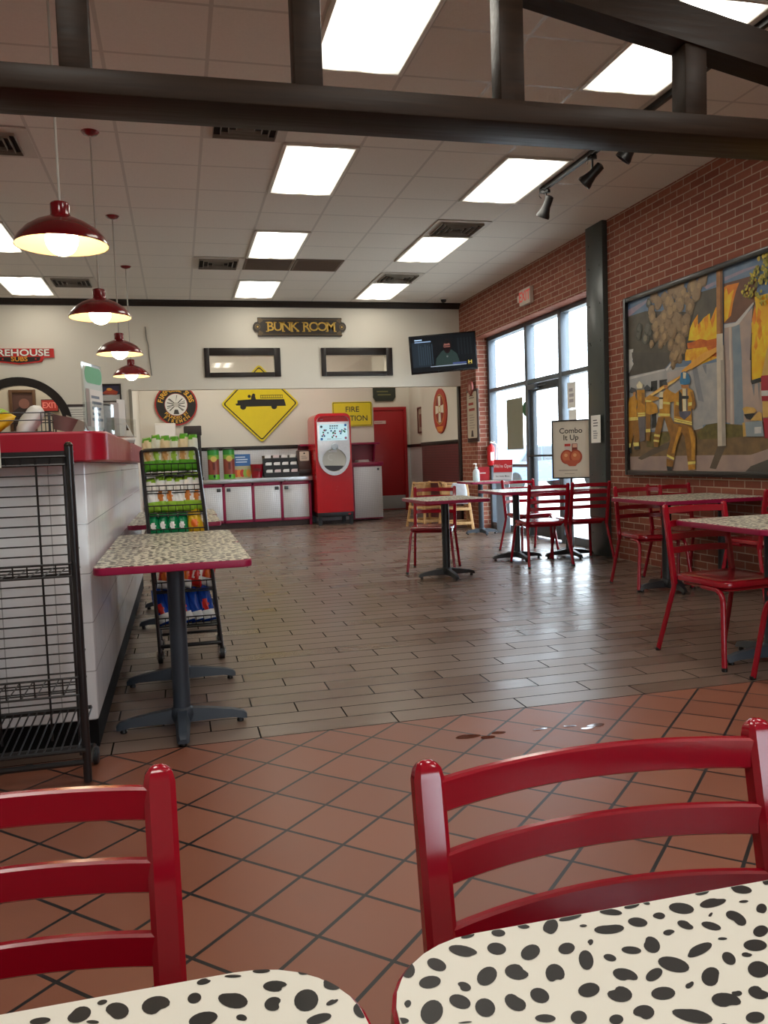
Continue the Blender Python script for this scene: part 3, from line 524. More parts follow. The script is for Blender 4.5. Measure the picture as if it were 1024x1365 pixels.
b = MB().tube(bend([(XG-.03, D0+.05, 1.12), (XG-.085, D0+.05, 1.12), (XG-.085, D1-.05, 1.12), (XG-.03, D1-.05, 1.12)], .03), .014); b.build('push_bar', dr, M('#2c2f33', .35, .6))
b = MB().box(XG-.10, XG-.03, D1-.30, D1-.06, 2.02, 2.09, None, .008); b.box(XG-.06, XG-.045, D1-.55, D1-.28, 2.05, 2.065); b.build('door_closer', dr, ALU)
# corridor door, red with steel kick plate
b = MB(); b.box(4.10, 4.80, 17.36, 17.40, .02, 2.17, None, .004); b.box(4.04, 4.10, 17.345, 17.40, 0, 2.24); b.box(4.80, 4.86, 17.345, 17.40, 0, 2.24); b.box(4.10, 4.80, 17.345, 17.40, 2.17, 2.24)
dr = struct(b, 'door_2', REDDOOR); MB().box(4.115, 4.785, 17.352, 17.36, .04, .33).build('kick_plate', dr, STEEL)
a = Art(); a.rect(-.13, .13, -.035, .035, M('#d9b9b4', .5)); a.lines(-.11, .11, -.02, .02, 1, M('#8d2b2b', .5), .2); a.build('door_sign', dr, None, (4.27, 17.358, 1.915))
MB().lathe([(.028, 0), (.028, .01), (.012, .015), (.012, .05), (.03, .06), (.03, .08), (.001, .09)], None, 14, T=Matrix.Rotation(PI/2, 4, 'X')).build('door_knob', dr, CHROME, (4.16, 17.36, 1.0))
# framed openings over the alcove (clear panes in dark frames)
for k, (x0, x1) in enumerate(((.465, 1.618), (2.255, 3.405))):
    b = MB(); z0, z1 = 2.465, 2.905; fx = .078
    for a0, a1, c0, c1 in ((x0, x0+fx, z0, z1), (x1-fx-.02, x1, z0, z1), (x0+fx, x1-fx-.02, z1-.115, z1), (x0+fx, x1-fx-.02, z0, z0+.07)): b.box(a0, a1, YB-.03, YB+.002, c0, c1, None, .006)
    wf = struct(b, 'window_%d' % (k+4), FRAMEB); MB().box(x0+fx, x1-fx-.02, YB+.05, YB+.056, z0+.06, z1-.11).build('pane', wf, PANE)
# outside: bright pavement, far kerb
b = MB().add([(-60, -60, -.04), (80, -60, -.04), (80, 90, -.04), (-60, 90, -.04)], [(0, 1, 2, 3)]); struct(b, 'ground', wall_mat('#b9b7b0'))

# ------------------------------------------------------------------ timber truss
t = thing('timber_truss', 'dark stained timber roof truss spanning the room below the ceiling', 'beam', (0, 3.52, 2.645))
MB().box(-3.15, XR-.005, 0, .265, 0, .10, None, .008).build('bottom_chord', t, TIMBER)
for x0, x1 in ((-1.33, -1.21), (-.375, -.256), (.554, .674), (1.475, 1.59), (2.405, 2.522), (3.42, 3.54)):
    zt = min(3.22-.195*(abs((x0+x1)/2-.61)-1.1)-2.645-.005, .93); MB().box(x0, x1, .012, .125, .10, zt, None, .006).build('post', t, TIMBER)
def chord(x): return 3.205-.195*(abs(x-.61)-1.1)-2.645
for xa, xb in ((.61, XR-.01), (-3.14, .61)):
    MB().prism([(xa, chord(xa)), (xb, chord(xb)), (xb, chord(xb)+.17), (xa, chord(xa)+.17)], 0, .14, None, 'y').build('top_chord', t, TIMBER)

# ------------------------------------------------------------------ ceiling lights, vents, track lights
T_ = .6096; X0 = .9024; Y0 = 6.4622
def troffer(i, j, label, first=[None]):
    loc = (X0+(i+.5)*T_, Y0+(j+1)*T_, HC)
    if first[0] is None:
        t = thing('ceiling_light', label, 'ceiling light', loc, 0, 'fluorescent ceiling troffers'); b = MB(); W, L, iw = .298, .6, .272
        for a in ((-W, -iw, -L, L), (iw, W, -L, L), (-iw, iw, -L, -L+.022), (-iw, iw, L-.022, L)): b.box(*a, -.016, -.001, None, .003)
        b.build('frame', t, M('#d9d5cb', .45)); MB().add([(-iw, -L+.022, -.009), (iw, -L+.022, -.009), (iw, L-.022, -.009), (-iw, L-.022, -.009)], [(0, 3, 2, 1)]).build('diffuser', t, PANELM); first[0] = t; return t
    return dup(first[0], loc, 0, label)
for i, j, l in ((0, -4, 'bright fluorescent ceiling panel framed by the truss between two dark posts at the top'), (0, 0, 'fluorescent ceiling panel just beyond the truss, in the middle row'),
                (0, 4, 'fluorescent ceiling panel directly before the brown return grille'), (0, 8, 'small far fluorescent ceiling panel above the bunk room sign, behind the return grilles'),
                (3, -4, 'fluorescent ceiling panel above the truss beside the short post near the brick wall'), (3, 0, 'fluorescent ceiling panel running alongside the black track lights'),
                (3, 4, 'fluorescent ceiling panel just behind the louvred vent in the row by the brick wall'), (3, 8, 'farthest fluorescent ceiling panel in the row by the brick wall, near the camera dome'),
                (-5, 4, 'fluorescent ceiling panel half hidden behind the first pendant lamp'), (-5, 8, 'far fluorescent ceiling panel above the arch, beside a ceiling vent')): troffer(i, j, l)
def vent(i, j, label, name='ceiling_vent', w=.46, dark=False):
    t = thing(name, label, 'vent', (X0+(i+.5)*T_, Y0+(j+.5)*T_, HC), 0, 'ceiling vents'); b = MB(); W = .297; q = w/2
    for a in ((-W, -q, -W, W), (q, W, -W, W), (-q, q, -W, -q), (-q, q, q, W)): b.box(*a, -.010, -.001)
    b.build('frame', t, M('#6b5a4e', .6) if dark else M('#c4bdb3', .5)); b = MB().box(-q, q, -q, q, -.003, -.001); b.build('duct', t, M('#120f0d', .8) if not dark else M('#3b2c23', .8))
    b = MB(); n = 13 if dark else 7
    if dark:
        for k in range(n): y = -q+(k+.5)*2*q/n; b.box(-q, q, y-.012, y+.012, -.010, -.004)
    else:
        for k in range(4):
            o = q*(1-k*.24); b.tube([(-o, -o, -.014), (o, -o, -.014), (o, o, -.014), (-o, o, -.014)], 1, None, 4, closed=True, rect=(.008, .034))
    b.build('louvre', t, M('#5b473a', .6) if dark else M('#8d857a', .5)); return t
vent(-1, 6, 'square louvred ceiling vent left of the brown return grille'); vent(3, 3, 'louvred ceiling vent before the third ceiling panel by the brick wall')
vent(3, 7, 'small far ceiling vent in front of the last panel by the brick wall'); vent(-4, 8, 'ceiling vent beyond the pendant lamps, left of the second pendant')
vent(-1, -1, 'ceiling vent partly hidden by the truss, over the room middle'); vent(-4, 0, 'ceiling vent beside the first pendant cord, cut by the left picture edge', w=.40)
vent(0, 6, 'brown return air grille touching the end of a ceiling panel', 'return_grille', .54, True); vent(1, 6, 'brown return air grille standing free, right of its twin', 'return_grille', .54, True)
# track
t = thing('track_rail', 'black lighting track along the ceiling beside the brick wall', 'track', (3.39, 5.9, HC)); MB().box(-.018, .018, -2.0, 1.32, -.045, -.001, None, .003).build('rail', t, BLACK)
for y in (-1.95, 1.27): MB().box(-.022, .022, y-.05, y+.05, -.05, -.001, None, .004).build('end_cap', t, BLACK)
def spot(loc, az, tilt, label):
    t = thing('track_spotlight', label, 'spotlight', loc, az, 'track spotlights'); b = MB(); b.box(-.02, .02, -.035, .035, -.03, 0, None, .004); b.tube([(0, 0, -.03), (0, 0, -.135)], .009); b.build('stem', t, BLACK)
    T = Matrix.Translation((0, 0, -.15)) @ Matrix.Rotation(math.radians(tilt), 4, 'X')
    b = MB(); b.lathe([(.012, .10), (.036, .09), (.038, .0), (.05, -.05), (.062, -.08), (.062, -.10), (.054, -.10), (.048, -.075), (.001, -.06)], None, 20, T=T); b.build('lamp_head', t, BLACK)
    b = MB().lathe([(.046, -.078), (.03, -.084), (.001, -.086)], None, 18, T=T); b.build('lens', t, M('#cfd4d6', .1, .6))
    MB().tube(bend([(0, 0, -.02), (-.06, .0, -.0), (-.09, .02, -.06), (-.02, .04, -.07)], .03), .004, None, 6).build('cable', t, BLACK)
spot((3.39, 7.12, HC-.045), .5, 28, 'black track spotlight hanging from the end of the ceiling track'); spot((3.39, 6.25, HC-.045), .9, 48, 'black track spotlight at the middle of the track, tilted to the wall')
spot((3.39, 5.66, HC-.045), .9, 40, 'black track spotlight mostly hidden behind the truss chord')
# pendants over the counter
def pendant():
    t = thing('pendant_lamp', '', 'lamp', (0, 0, 0), 0, 'pendant lamps over the counter')
    MB().lathe([(.222, .0), (.22, .012), (.205, .04), (.17, .078), (.125, .108), (.08, .128), (.052, .138), (.046, .15), (.046, .2), (.04, .207), (.012, .21)], None, 40, cap=False).build('shade', t, LAMPRED)
    MB().lathe([(.219, .001), (.2, .036), (.165, .072), (.12, .101), (.05, .128), (.001, .13)], None, 36, cap=False).build('reflector', t, LININGC)
    b = MB(); b.ball((0, 0, .028), .078); b.build('bulb', t, BULB); MB().lathe([(.024, .1), (.024, .128)], None, 14).build('socket', t, WHITE)
    MB().tube([(0, 0, .21), (0, 0, HC-2.27-.02)], .0065, None, 8).build('cord', t, M('#b9b4aa', .5)); MB().lathe([(.012, -.03), (.05, -.018), (.065, 0)], None, 24, (0, 0, HC-2.272)).build('canopy', t, LAMPRED); return t
P_ = pendant()
for k, (y, l) in enumerate(((4.40, 'nearest and largest red pendant lamp, hanging over the front end of the counter'), (6.48, 'red pendant lamp second from the front of the row'), (8.59, 'red pendant lamp third in the row, over the counter'), (10.71, 'farthest and smallest red pendant lamp in the row'))):
    o = P_ if k == 0 else copy_tree(P_); o.location = (-.5, y, 2.27); o['label'] = l
b = MB(); b.lathe([(.06, 0), (.06, -.02), (.055, -.025)], None, 24); b.ball((0, 0, -.03), .045, M('#1b1c20', .1)); t = b.build('dome_camera', None, M('#d8d4cc', .5), (4.135, 12.4, HC-.001)); tag(t, 'white dome security camera on the ceiling near the back brick corner', 'camera')
# ------------------------------------------------------------------ red ladder-back chairs
def make_chair():
    t = thing('red_chair', '', 'chair', (0, 0, 0), 0, 'red metal ladder back chairs')
    SB = M('#960a1e', .2, coat=.35)
    pl = rrect(.425, .42, .07, 5); b = MB(); L = [(1.0, .432), (1.0, .446), (.985, .456), (.93, .462), (.6, .458), (.25, .456)]; n = len(pl)
    vs = [(x*.97, y*.97+.035, .426) for x, y in pl]
    for s_, z in L: vs += [(x*s_, y*s_+.035, z) for x, y in pl]
    fs = [tuple(range(n))[::-1]]+[(k*n+i, k*n+(i+1) % n, (k+1)*n+(i+1) % n, (k+1)*n+i) for k in range(len(L)) for i in range(n)]+[tuple(len(L)*n+i for i in range(n))]
    b.add(vs, fs); b.build('seat', t, SB)
    b = MB(); b.tube([(x*.9, y*.9+.035, .415) for x, y in rrect(.40, .40, .06, 3)], .011, None, 8, closed=True); b.build('seat_frame', t, RED)
    def yb(z): return -.165-.07*(z-.44)/.40
    for s_ in (-1, 1):
        b = MB(); z0, z1 = .40, .832; P = [(s_*.207, yb(z0), z0), (s_*.207, yb(.6), .6), (s_*.207, yb(z1), z1), (s_*.207, yb(z1+.01), z1+.010), (s_*.207, yb(z1+.016), z1+.016), (s_*.207, yb(z1+.019), z1+.019)]
        b.tube(P, [1, 1, 1, .86, .6, .25], None, rect=(.034, .027), upv=(0, 1, 0)); b.build('back_post', t, RED)
        b = MB(); b.tube(bend([(s_*.207, yb(.47), .47), (s_*.207, yb(.40), .40), (s_*.238, -.268, .012)], .10, 6), .0145, None, 12); b.lathe([(.013, 0), (.016, .004), (.016, .018), (.012, .02)], BLACK, 12, (s_*.239, -.27, 0)); b.build('leg', t, RED)
        b = MB(); b.tube(bend([(s_*.195, .06, .415), (s_*.198, .215, .413), (s_*.238, .268, .012)], .07, 6), .0145, None, 12); b.lathe([(.013, 0), (.016, .004), (.016, .018), (.012, .02)], BLACK, 12, (s_*.239, .27, 0)); b.build('leg', t, RED)
    for z in (.813, .738, .663, .588):
        b = MB(); P = [(x, yb(z)-.030*(1-(x/.2)**2)+.004, z+.004*(1-(x/.2)**2)) for x in [-.2+.4*k/14 for k in range(15)]]
        b.tube(P, 1, None, rect=(.012, .037), upv=(0, 0, 1)); b.build('back_slat', t, RED)
    return t
CH = make_chair()
CHAIRS = [(.452, .603, PI, 'large red chair behind the spotted table in front, showing four glossy back slats'), (-.232, .677, PI+.05, 'red chair cut off at the lower left, behind the left spotted table'),
    (2.50, 8.04, PI-.42, 'red chair tucked behind the small table standing alone mid room'), (3.64, 7.93, -.05, 'red chair before the round-edged window table, its back to us'),
    (3.98, 9.02, PI+.10, 'red chair behind the window table, facing into the room'), (4.13, 7.98, -.02, 'red chair pushed to the window table beside the steel column'),
    (3.87, 6.24, PI-.10, 'red chair at the left end of the long table under the mural'), (2.925, 3.98, PI+.09, 'shiny red chair at the nearer right table, its whole seat and legs in view'),
    (4.30, 6.40, PI, 'red chair between the long table and the brick wall under the mural'), (4.33, 5.36, 0, 'red chair on the near side of the long table, cut by the right edge'),
    (2.985, 3.245, 0, 'red chair on the near side of the closest right table, only a leg in view')]
for k, (x, y, r, l) in enumerate(CHAIRS):
    o = CH if k == 0 else copy_tree(CH); o.location = (x, y, 0); o.rotation_euler.z = r; o['label'] = l

# ------------------------------------------------------------------ tables
def table(label, loc, w_, d_, rotz=0, h=.762, r=.045, bases=(0,), top=SPOTS, rad=.285, spots=None, baserot=0.0, edge=REDEDGE, iron=IRON):
    t = thing('cafe_table', label, 'table', loc, rotz, 'spotted laminate tables')
    b = MB(); pl = rrect(w_-.006, d_-.006, r, 8); b.prism(pl, h-.030, h, None, 'z')
    if spots: spots(b, h)
    b.build('tabletop', t, top); p2 = rrect(w_, d_, r, 8); n = len(p2)
    b = MB(); pr = [(0, h-.0015), (.003, h-.004), (.004, h-.016), (.003, h-.029), (0, h-.032)]; vs = []
    for q, z in pr:
        vs += [(x*(1+2*(q-.003)/w_), y*(1+2*(q-.003)/d_), z) for x, y in p2]
    b.add(vs, [(k*n+i, k*n+(i+1) % n, (k+1)*n+(i+1) % n, (k+1)*n+i) for k in range(len(pr)-1) for i in range(n)]); b.build('edge_band', t, edge)
    for bx in bases:
        b = MB(); b.lathe([(.044, .07), (.038, .1), (.038, h-.05)], None, 20, (bx, 0, 0)); b.build('column', t, iron)
        b = MB(); b.box(bx-.14, bx+.14, -.14, .14, h-.042, h-.031); b.build('mounting_plate', t, iron)
        b = MB(); b.lathe([(.05, .035), (.055, .06), (.05, .085), (.04, .095)], None, 20, (bx, 0, 0))
        for k in range(4):
            a = PI/2*k+baserot; u = Vector((math.cos(a), math.sin(a), 0)); n_ = Vector((-u.y, u.x, 0)); ring = []
            for s_, hw, z0, z1 in ((.03, .034, .028, .088), (.12, .031, .030, .078), (.22, .028, .028, .062), (rad-.015, .026, .018, .048), (rad, .02, .016, .034)):
                c = Vector((bx, 0, 0))+u*s_; ring.append([c+n_*hw+Vector((0, 0, z0)), c-n_*hw+Vector((0, 0, z0)), c-n_*hw*.6+Vector((0, 0, z1)), c+n_*hw*.6+Vector((0, 0, z1))])
            vs = [p for q in ring for p in q]; fs = [(0, 1, 2, 3)]+[(i*4+j, i*4+(j+1) % 4, i*4+4+(j+1) % 4, i*4+4+j) for i in range(4) for j in range(4)]+[(19, 18, 17, 16)]; b.add(vs, fs)
            c = Vector((bx, 0, 0))+u*(rad-.03); b.lathe([(.014, 0), (.016, .004), (.012, .02)], BLACK, 10, tuple(c))
        b.build('base', t, iron)
    return t
def spotter(known, cx, cy, w_, d_, seed):
    def go(b, h):
        r = random.Random(seed); S = [(x-cx, y-cy, ax, ay, bx, by) for x, y, ax, ay, bx, by in known]; x0 = min(s[0] for s in S)-.01; y0 = min(s[1] for s in S)-.004; x1 = max(s[0] for s in S)+.01
        pts = [(s[0], s[1]) for s in S]
        for _ in range(5000):
            x, y = r.uniform(-w_/2+.014, w_/2-.014), r.uniform(-d_/2+.014, d_/2-.014)
            if x0 < x < x1 and y > y0: continue
            if min((x-p[0])**2+(y-p[1])**2 for p in pts) < .024**2: continue
            pts.append((x, y)); a = r.uniform(0, PI); l = r.uniform(.006, .011); q = r.uniform(.0045, .0075); S.append((x, y, l*math.cos(a), l*math.sin(a), -q*math.sin(a), q*math.cos(a)))
        INKM = M('#1b1917', .36)
        for x, y, ax, ay, bx, by in S:
            n = 18; f1, f2 = r.uniform(0, 6), r.uniform(0, 6); dent = r.choice((0, 0, .12, .2)); pl = []
            for k in range(n):
                a = 2*PI*k/n; q = 1+.06*math.sin(2*a+f1)-dent*max(0, math.cos(a-f2))**6*2
                px, py = x+q*(ax*math.cos(a)+bx*math.sin(a)), y+q*(ay*math.cos(a)+by*math.sin(a))
                qx, qy = max(-w_/2+.004, min(w_/2-.004, px)), max(-d_/2+.004, min(d_/2-.004, py)); kx, ky, R_ = w_/2-.092, d_/2-.092, .088
                if abs(qx) > kx and abs(qy) > ky:
                    ex, ey = abs(qx)-kx, abs(qy)-ky; l_ = math.hypot(ex, ey)
                    if l_ > R_: qx = math.copysign(kx+ex*R_/l_, qx); qy = math.copysign(ky+ey*R_/l_, qy)
                pl.append((qx, qy, h+.0003))
            b.add(pl, [tuple(range(n))], INKM)
    return go
CREAMLAM = M('#e2dfd2', .34, var=.02)
table('white table with black dalmatian spots filling the lower right corner', (.136+.40, .661-.39, 0), .80, .78, 0, .762, .092, spots=spotter(SPOTS_RIGHT, .536, .271, .80, .78, 3), top=CREAMLAM, edge=RED)
table('white table with black dalmatian spots at the lower left, its rounded corner in view', (.1195-.40, .667-.39, 0), .80, .78, 0, .762, .092, spots=spotter(SPOTS_LEFT, -.2805, .277, .80, .78, 5), top=CREAMLAM, edge=RED)
table('small spotted table alone in the middle of the plank floor with one black post', (2.465, 7.53, 0), .64, .76, .04, iron=M('#17191c', .42))
table('spotted table before the storefront between two red chairs', (3.58, 8.43, 0), .61, .76, 0, iron=M('#1b1f24', .42))
table('spotted table beside the steel column, behind the chairs', (4.175, 8.36, 0), .55, .76, 0, iron=M('#1b1f24', .42))
table('long spotted table with two posts below the firefighter mural', (4.06, 6.0, 0), .96, .80, 0, bases=(-.19, .34), iron=M('#1a1c20', .42), rad=.26)
table('spotted table at the right edge in front of the shiny chair', (3.09, 3.80, 0), .70, .76, 0)
table('far table by the brick jamb carrying a sanitizer bottle', (4.25, 11.3, 0), .52, .66, 0, .775, rad=.24)
table('spotted table against the tiled counter, nearest of the pair before the snack rack', (-.035, 3.755, 0), .62, .765, 0, .783, .04)
table('spotted table pushed behind the nearest counter table, its base showing under the snack rack', (-.035, 4.525, 0), .62, .765, 0, .783, .04)
table('spotted table along the counter behind the snack rack, one corner in view', (-.04, 6.15, 0), .62, .765, 0, .775, .04)
table('last spotted table along the counter, farthest behind the snack rack', (-.03, 6.95, 0), .62, .765, 0, .775, .04)

# ------------------------------------------------------------------ counter
t = thing('order_counter', 'white tiled order counter with a thick red top and black kick base', 'counter', (0, 0, 0))
KX = -.37; KY = 3.56
MB().box(-1.15, KX, KY, 8.3, .128, 1.2, None, .012).build('tiled_body', t, CTILE); MB().box(-1.10, KX-.008, KY+.05, 8.25, 0, .128).build('kick_base', t, M('#0e0e0f', .75, spec=.2))
b = MB(); pl = [(-1.25, 8.4), (-1.25, KY-.10)]+[(x, y) for x, y in arc(KX+.10-.09, KY-.10+.09, .09, -90, 0, 8)]+[(KX+.10, 8.4)]
n = len(pl); cx = sum(p[0] for p in pl)/n; vs = []
for s_, z in ((.006, 1.2), (0, 1.206), (0, 1.312), (.006, 1.32)): vs += [(x-s_*(1 if x > -.8 else -1), y+s_*(1 if y < 6 else -1), z) for x, y in pl]
b.add(vs, [tuple(range(n))[::-1]]+[(k*n+i, k*n+(i+1) % n, (k+1)*n+(i+1) % n, (k+1)*n+i) for k in range(3) for i in range(n)]+[tuple(3*n+i for i in range(n))]); b.build('counter_top', t, REDLAM)
a = Art(); a.lines(-.035, .035, -.02, .02, 2, M('#e2b7a8', .5), .3); o = a.build('printed_mark', t, None, (KX+.10, 5.25, 1.275), PI/2)

# ------------------------------------------------------------------ wire display rack at the left
t = thing('wire_rack', 'empty black wire display rack standing against the counter end', 'rack', (0, 0, 0))
XA, XB, YF, YR = -1.28, -.382, 3.19, 3.44
for x in (XA, XB): MB().tube([(x, YF, .01), (x, YF, 1.255)], .0155, None, 12).build('post', t, BLACKP)
b = MB()
for x in (XA, XB):
    b.tube(bend([(x, YF, .06), (x, YR, .06)], .02), .011, None, 8); xi = x+(.05 if x < -1 else -.05); b.tube([(xi, YR, .03), (xi, YR, 1.23)], .007, None, 8)
b.tube([(XA, YF, .085), (XB, YF, .085)], .012, None, 8); b.box(XA, XB, YF-.006, YF+.006, 1.195, 1.24); b.tube([(XA, YR, .06), (XB, YR, .06)], .012, None, 8); b.build('frame', t, BLACKP)
b = MB()
for k in range(26): z = .21+k*.0392; b.tube([(XA+.05, YR, z), (XB-.05, YR, z)], .0032, None, 6)
for x in (-1.10, -.90, -.72, -.535): b.tube([(x, YR-.005, .1), (x, YR-.005, 1.23)], .0042, None, 6)
b.build('back_grid', t, WIRE)
for z, dz in ((1.19, .03), (.785, .045), (.345, .065)):
    b = MB(); y0 = YF-.02
    for y, zz, r in ((y0, z, .0045), (y0, z+dz, .0042), (YR, z, .004), (y0+.08, z, .003), (y0+.16, z, .003)): b.tube([(XA, y, zz), (XB-.012, y, zz)], r, None, 6)
    for k in range(19): x = XA+.012+k*(XB-XA-.03)/18; b.tube([(x, y0, z+dz), (x, y0, z), (x, YR, z)], .0028, None, 5)
    b.tube([(XB-.014, y0, z+dz), (XB-.014, YR, z+dz*1.7)], .004, None, 6); b.build('shelf', t, WIRE)
b = MB(); z = .20
for k in range(30): x = XA+.03+k*(XB-XA-.06)/29; b.tube([(x, YF-.03, z-.06), (x+.03, YR, z+.02)], .0035, None, 6)
b.tube([(XA, YF-.03, z-.06), (XB, YF-.03, z-.06)], .008, None, 8); b.tube([(XA, YR, z+.02), (XB, YR, z+.02)], .008, None, 8); b.build('bottom_shelf', t, BLACKP)
for x in (XA+.02, XB+.01):
    MB().lathe([(.028, -.012), (.034, -.008), (.034, .008), (.028, .012)], None, 16, T=Matrix.Translation((x, YR-.04, .036)) @ Matrix.Rotation(PI/2, 4, 'Y')).build('caster', t, M('#23282d', .4))
MB().lathe([(.006, 0), (.015, .004), (.016, .012), (.010, .02), (.004, .022)], None, 14, (XB, YF, 1.25)).build('post_cap', t, M('#3a3128', .3, .6))
a = Art(); a.prism([(-.06, -.05), (.06, -.05), (.06, .05), (-.06, .05)], -.003, 0, M('#cfd6c8', .5), 'y'); a.d = .003; a.lines(-.05, .05, -.04, .04, 3, M('#8a9a86', .6)); tag(a.build('price_card', None, None, (-.665, YF-.028, 1.235)), 'pale price card clipped to the top of the empty wire rack', 'card')

# ------------------------------------------------------------------ snack bags
def bag_mesh(mb, w_, h, d, main, top, patch=None, band=None, seed=0):
    r = random.Random(seed); nx, nz = 12, 18; k0 = len(mb.v)
    def P(i, j, s_):
        u = -1+2*i/nx; v = j/nz; th = d/2*max(0, math.sin(PI*min(1, max(0, v))))**.55*max(0, 1-abs(u)**3.2)**.6
        wr = .06*d*math.sin(7*u+5*v*3+seed)*math.sin(PI*v); xx = u*w_/2*(1-.08*math.sin(PI*v)-.38*v**4)
        return (xx, s_*(th+wr*.5), v*h)
    for s_ in (-1, 1):
        for j in range(nz):
            for i in range(nx):
                q = [P(i, j, s_), P(i+1, j, s_), P(i+1, j+1, s_), P(i, j+1, s_)]; u, v = -1+2*(i+.5)/nx, (j+.5)/nz
                mt = top if v > .86+.05*math.sin(3*u+seed) or v < .06 else main
                if band and .07 < v < .26: mt = band
                if patch and s_ < 0 and ((u-.1)/.5)**2+((v-.42)/.15)**2 < 1: mt = patch
                mb.add(q, [(0, 1, 2, 3)], mt)
    return mb
def bag_proto(name, *a, **k): 
    b = bag_mesh(MB(), *a, **k); o = b.build(name, None, None, smooth=60); bpy.data.objects[o.name].data.validate(); return o
GB1, GB2, GB3 = M('#5fae2a', .3), M('#1f7a2b', .3), M('#d8dfcf', .3); LIME = M('#9ccb3d', .3); WHB = M('#f6f7f3', .25); ORG = M('#d07a2a', .4); TAN = M('#c99a58', .4); CRM = M('#dccfa6', .3); TEAL = M('#0f8a55', .28); YEL = M('#e0b21a', .3); BLU = M('#1446a8', .25); REDB = M('#d42a25', .3); ORB = M('#e87025', .3)
def fuse(o):
    me = o.data; b = bmesh.new(); b.from_mesh(me); bmesh.ops.remove_doubles(b, verts=b.verts, dist=.0004); bmesh.ops.recalc_face_normals(b, faces=list(b.faces)); b.to_mesh(me); b.free()
    me.polygons.foreach_set('use_smooth', [True]*len(me.polygons)); me.update(); return o
ORD = ['leftmost', 'second from the left', 'third from the left', 'fourth from the left', 'fifth from the left', 'sixth from the left', 'seventh from the left', 'eighth from the left']
def rackpt(fx, z, dy=0.0):     # the leaning front plane of the snack rack
    k = (z-.06)/1.2; xl = -.155-.055*k; xr = .205-.09*k; return (xl+(xr-xl)*fx, 5.0+.16*k+dy, z)
def bag_row(n, z, w_, h, d, mats, what, row, dy=.05, lean=-.18, x0=.06, x1=.94, twist=.0, cat='snack bag', seed=0):
    pr = None
    for k in range(n):
        main, top, patch, band = mats(k); o = fuse(bag_proto('snack_bag', w_, h*(.95+.1*((k*37) % 10)/10), d, main, top, patch, band, seed=seed+k))
        o.location = rackpt(x0+(x1-x0)*(k+.5)/n, z, dy+.006*(k % 2)); o.rotation_euler = (lean, math.radians((k*53) % 17-8)+twist, math.radians((k*31) % 31-15))
        tag(o, '%s, %s in the rack %s' % (what(k) if callable(what) else what, ORD[k], row), cat, None, 'snack bags on the rack')
t = thing('snack_rack', 'black wire snack rack on casters full of chip bags beside the counter', 'rack', (0, 0, 0))
b = MB()
for fx in (0, 1):
    lo = rackpt(fx, .06); hi = rackpt(fx, 1.235); back = (hi[0]-.02*(fx*2-1), hi[1]+.30, 1.262)
    b.tube([lo, hi], .0115, None, 8)
    bk = (lo[0]+.0, lo[1]+.36, .06); b.tube([bk, (hi[0], hi[1]+.30, 1.25)], .009, None, 8); b.tube([lo, bk], .009, None, 8)
b.tube(bend([rackpt(0, 1.22), rackpt(0, 1.264), rackpt(1, 1.268), rackpt(1, 1.22)], .035, 5), .0115, None, 8); b.tube([rackpt(0, .10), rackpt(1, .10)], .012, None, 8); b.tube([rackpt(0, .10, .36), rackpt(1, .10, .36)], .009, None, 8); b.build('frame', t, BLACKP)
for z, lip in ((1.125, .055), (1.02, .03), (.885, .045), (.74, .05), (.425, .05), (.215, .05)):
    b = MB(); L_, R_ = rackpt(0, z), rackpt(1, z)
    for dy, dz, r in ((0, 0, .004), (0, lip, .004), (.11, -.005, .003), (.22, -.01, .003)): b.tube([(L_[0], L_[1]+dy, z+dz), (R_[0], R_[1]+dy, z+dz)], r, None, 6)
    for k in range(9): q = rackpt(k/8, z); b.tube([(q[0], q[1], z+lip), (q[0], q[1], z), (q[0], q[1]+.25, z-.01)], .0024, None, 5)
    b.box(L_[0], R_[0], L_[1]+.012, L_[1]+.25, z-.018, z-.012); b.build('basket', t, WIRE)
for fx in (0, 1):
    for dy in (0, .36):
        q = rackpt(fx, .06, dy); b = MB(); b.lathe([(.026, -.015), (.036, -.012), (.036, .012), (.026, .015)], BLACK, 18, T=Matrix.Translation((q[0], q[1]+.012, .036)) @ Matrix.Rotation(PI/2, 4, 'Y')); b.lathe([(.024, -.0165), (.024, .0165)], CHROME, 14, T=Matrix.Translation((q[0], q[1]+.012, .036)) @ Matrix.Rotation(PI/2, 4, 'Y'))
        b.box(q[0]-.022, q[0]-.018, q[1]-.005, q[1]+.02, .03, .075, CHROME); b.box(q[0]+.018, q[0]+.022, q[1]-.005, q[1]+.02, .03, .075, CHROME); b.build('caster', t, CHROME)
bag_row(6, 1.135, .078, .225, .085, lambda k: ((CRM, GB1, TAN, GB1) if k % 2 == 0 else (GB3, GB1, LIME, GB1)), lambda k: 'cream and green chip bag' if k % 2 == 0 else 'pale chip bag with green ends', 'top basket', seed=1)
bag_row(6, 1.025, .05, .10, .05, lambda k: (WHB, LIME, None, None), 'small white snack pack with lime top', 'second basket', dy=.10, x0=.25, seed=20)
bag_row(6, .888, .078, .225, .085, lambda k: (WHB, LIME, ORG if k % 3 else None, LIME), lambda k: 'white and lime bag'+(' with orange patch' if k % 3 else ''), 'middle basket', seed=40)
bag_row(4, .742, .07, .155, .08, lambda k: (TEAL, GB2, WHB, TEAL), 'green chip bag with a white patch', 'fourth basket', x0=.03, x1=.66, seed=60)
bag_row(1, .742, .10, .175, .09, lambda k: (YEL, YEL, ORB, None), 'yellow chip bag beside the green ones', 'fourth basket', x0=.66, x1=.98, seed=70)
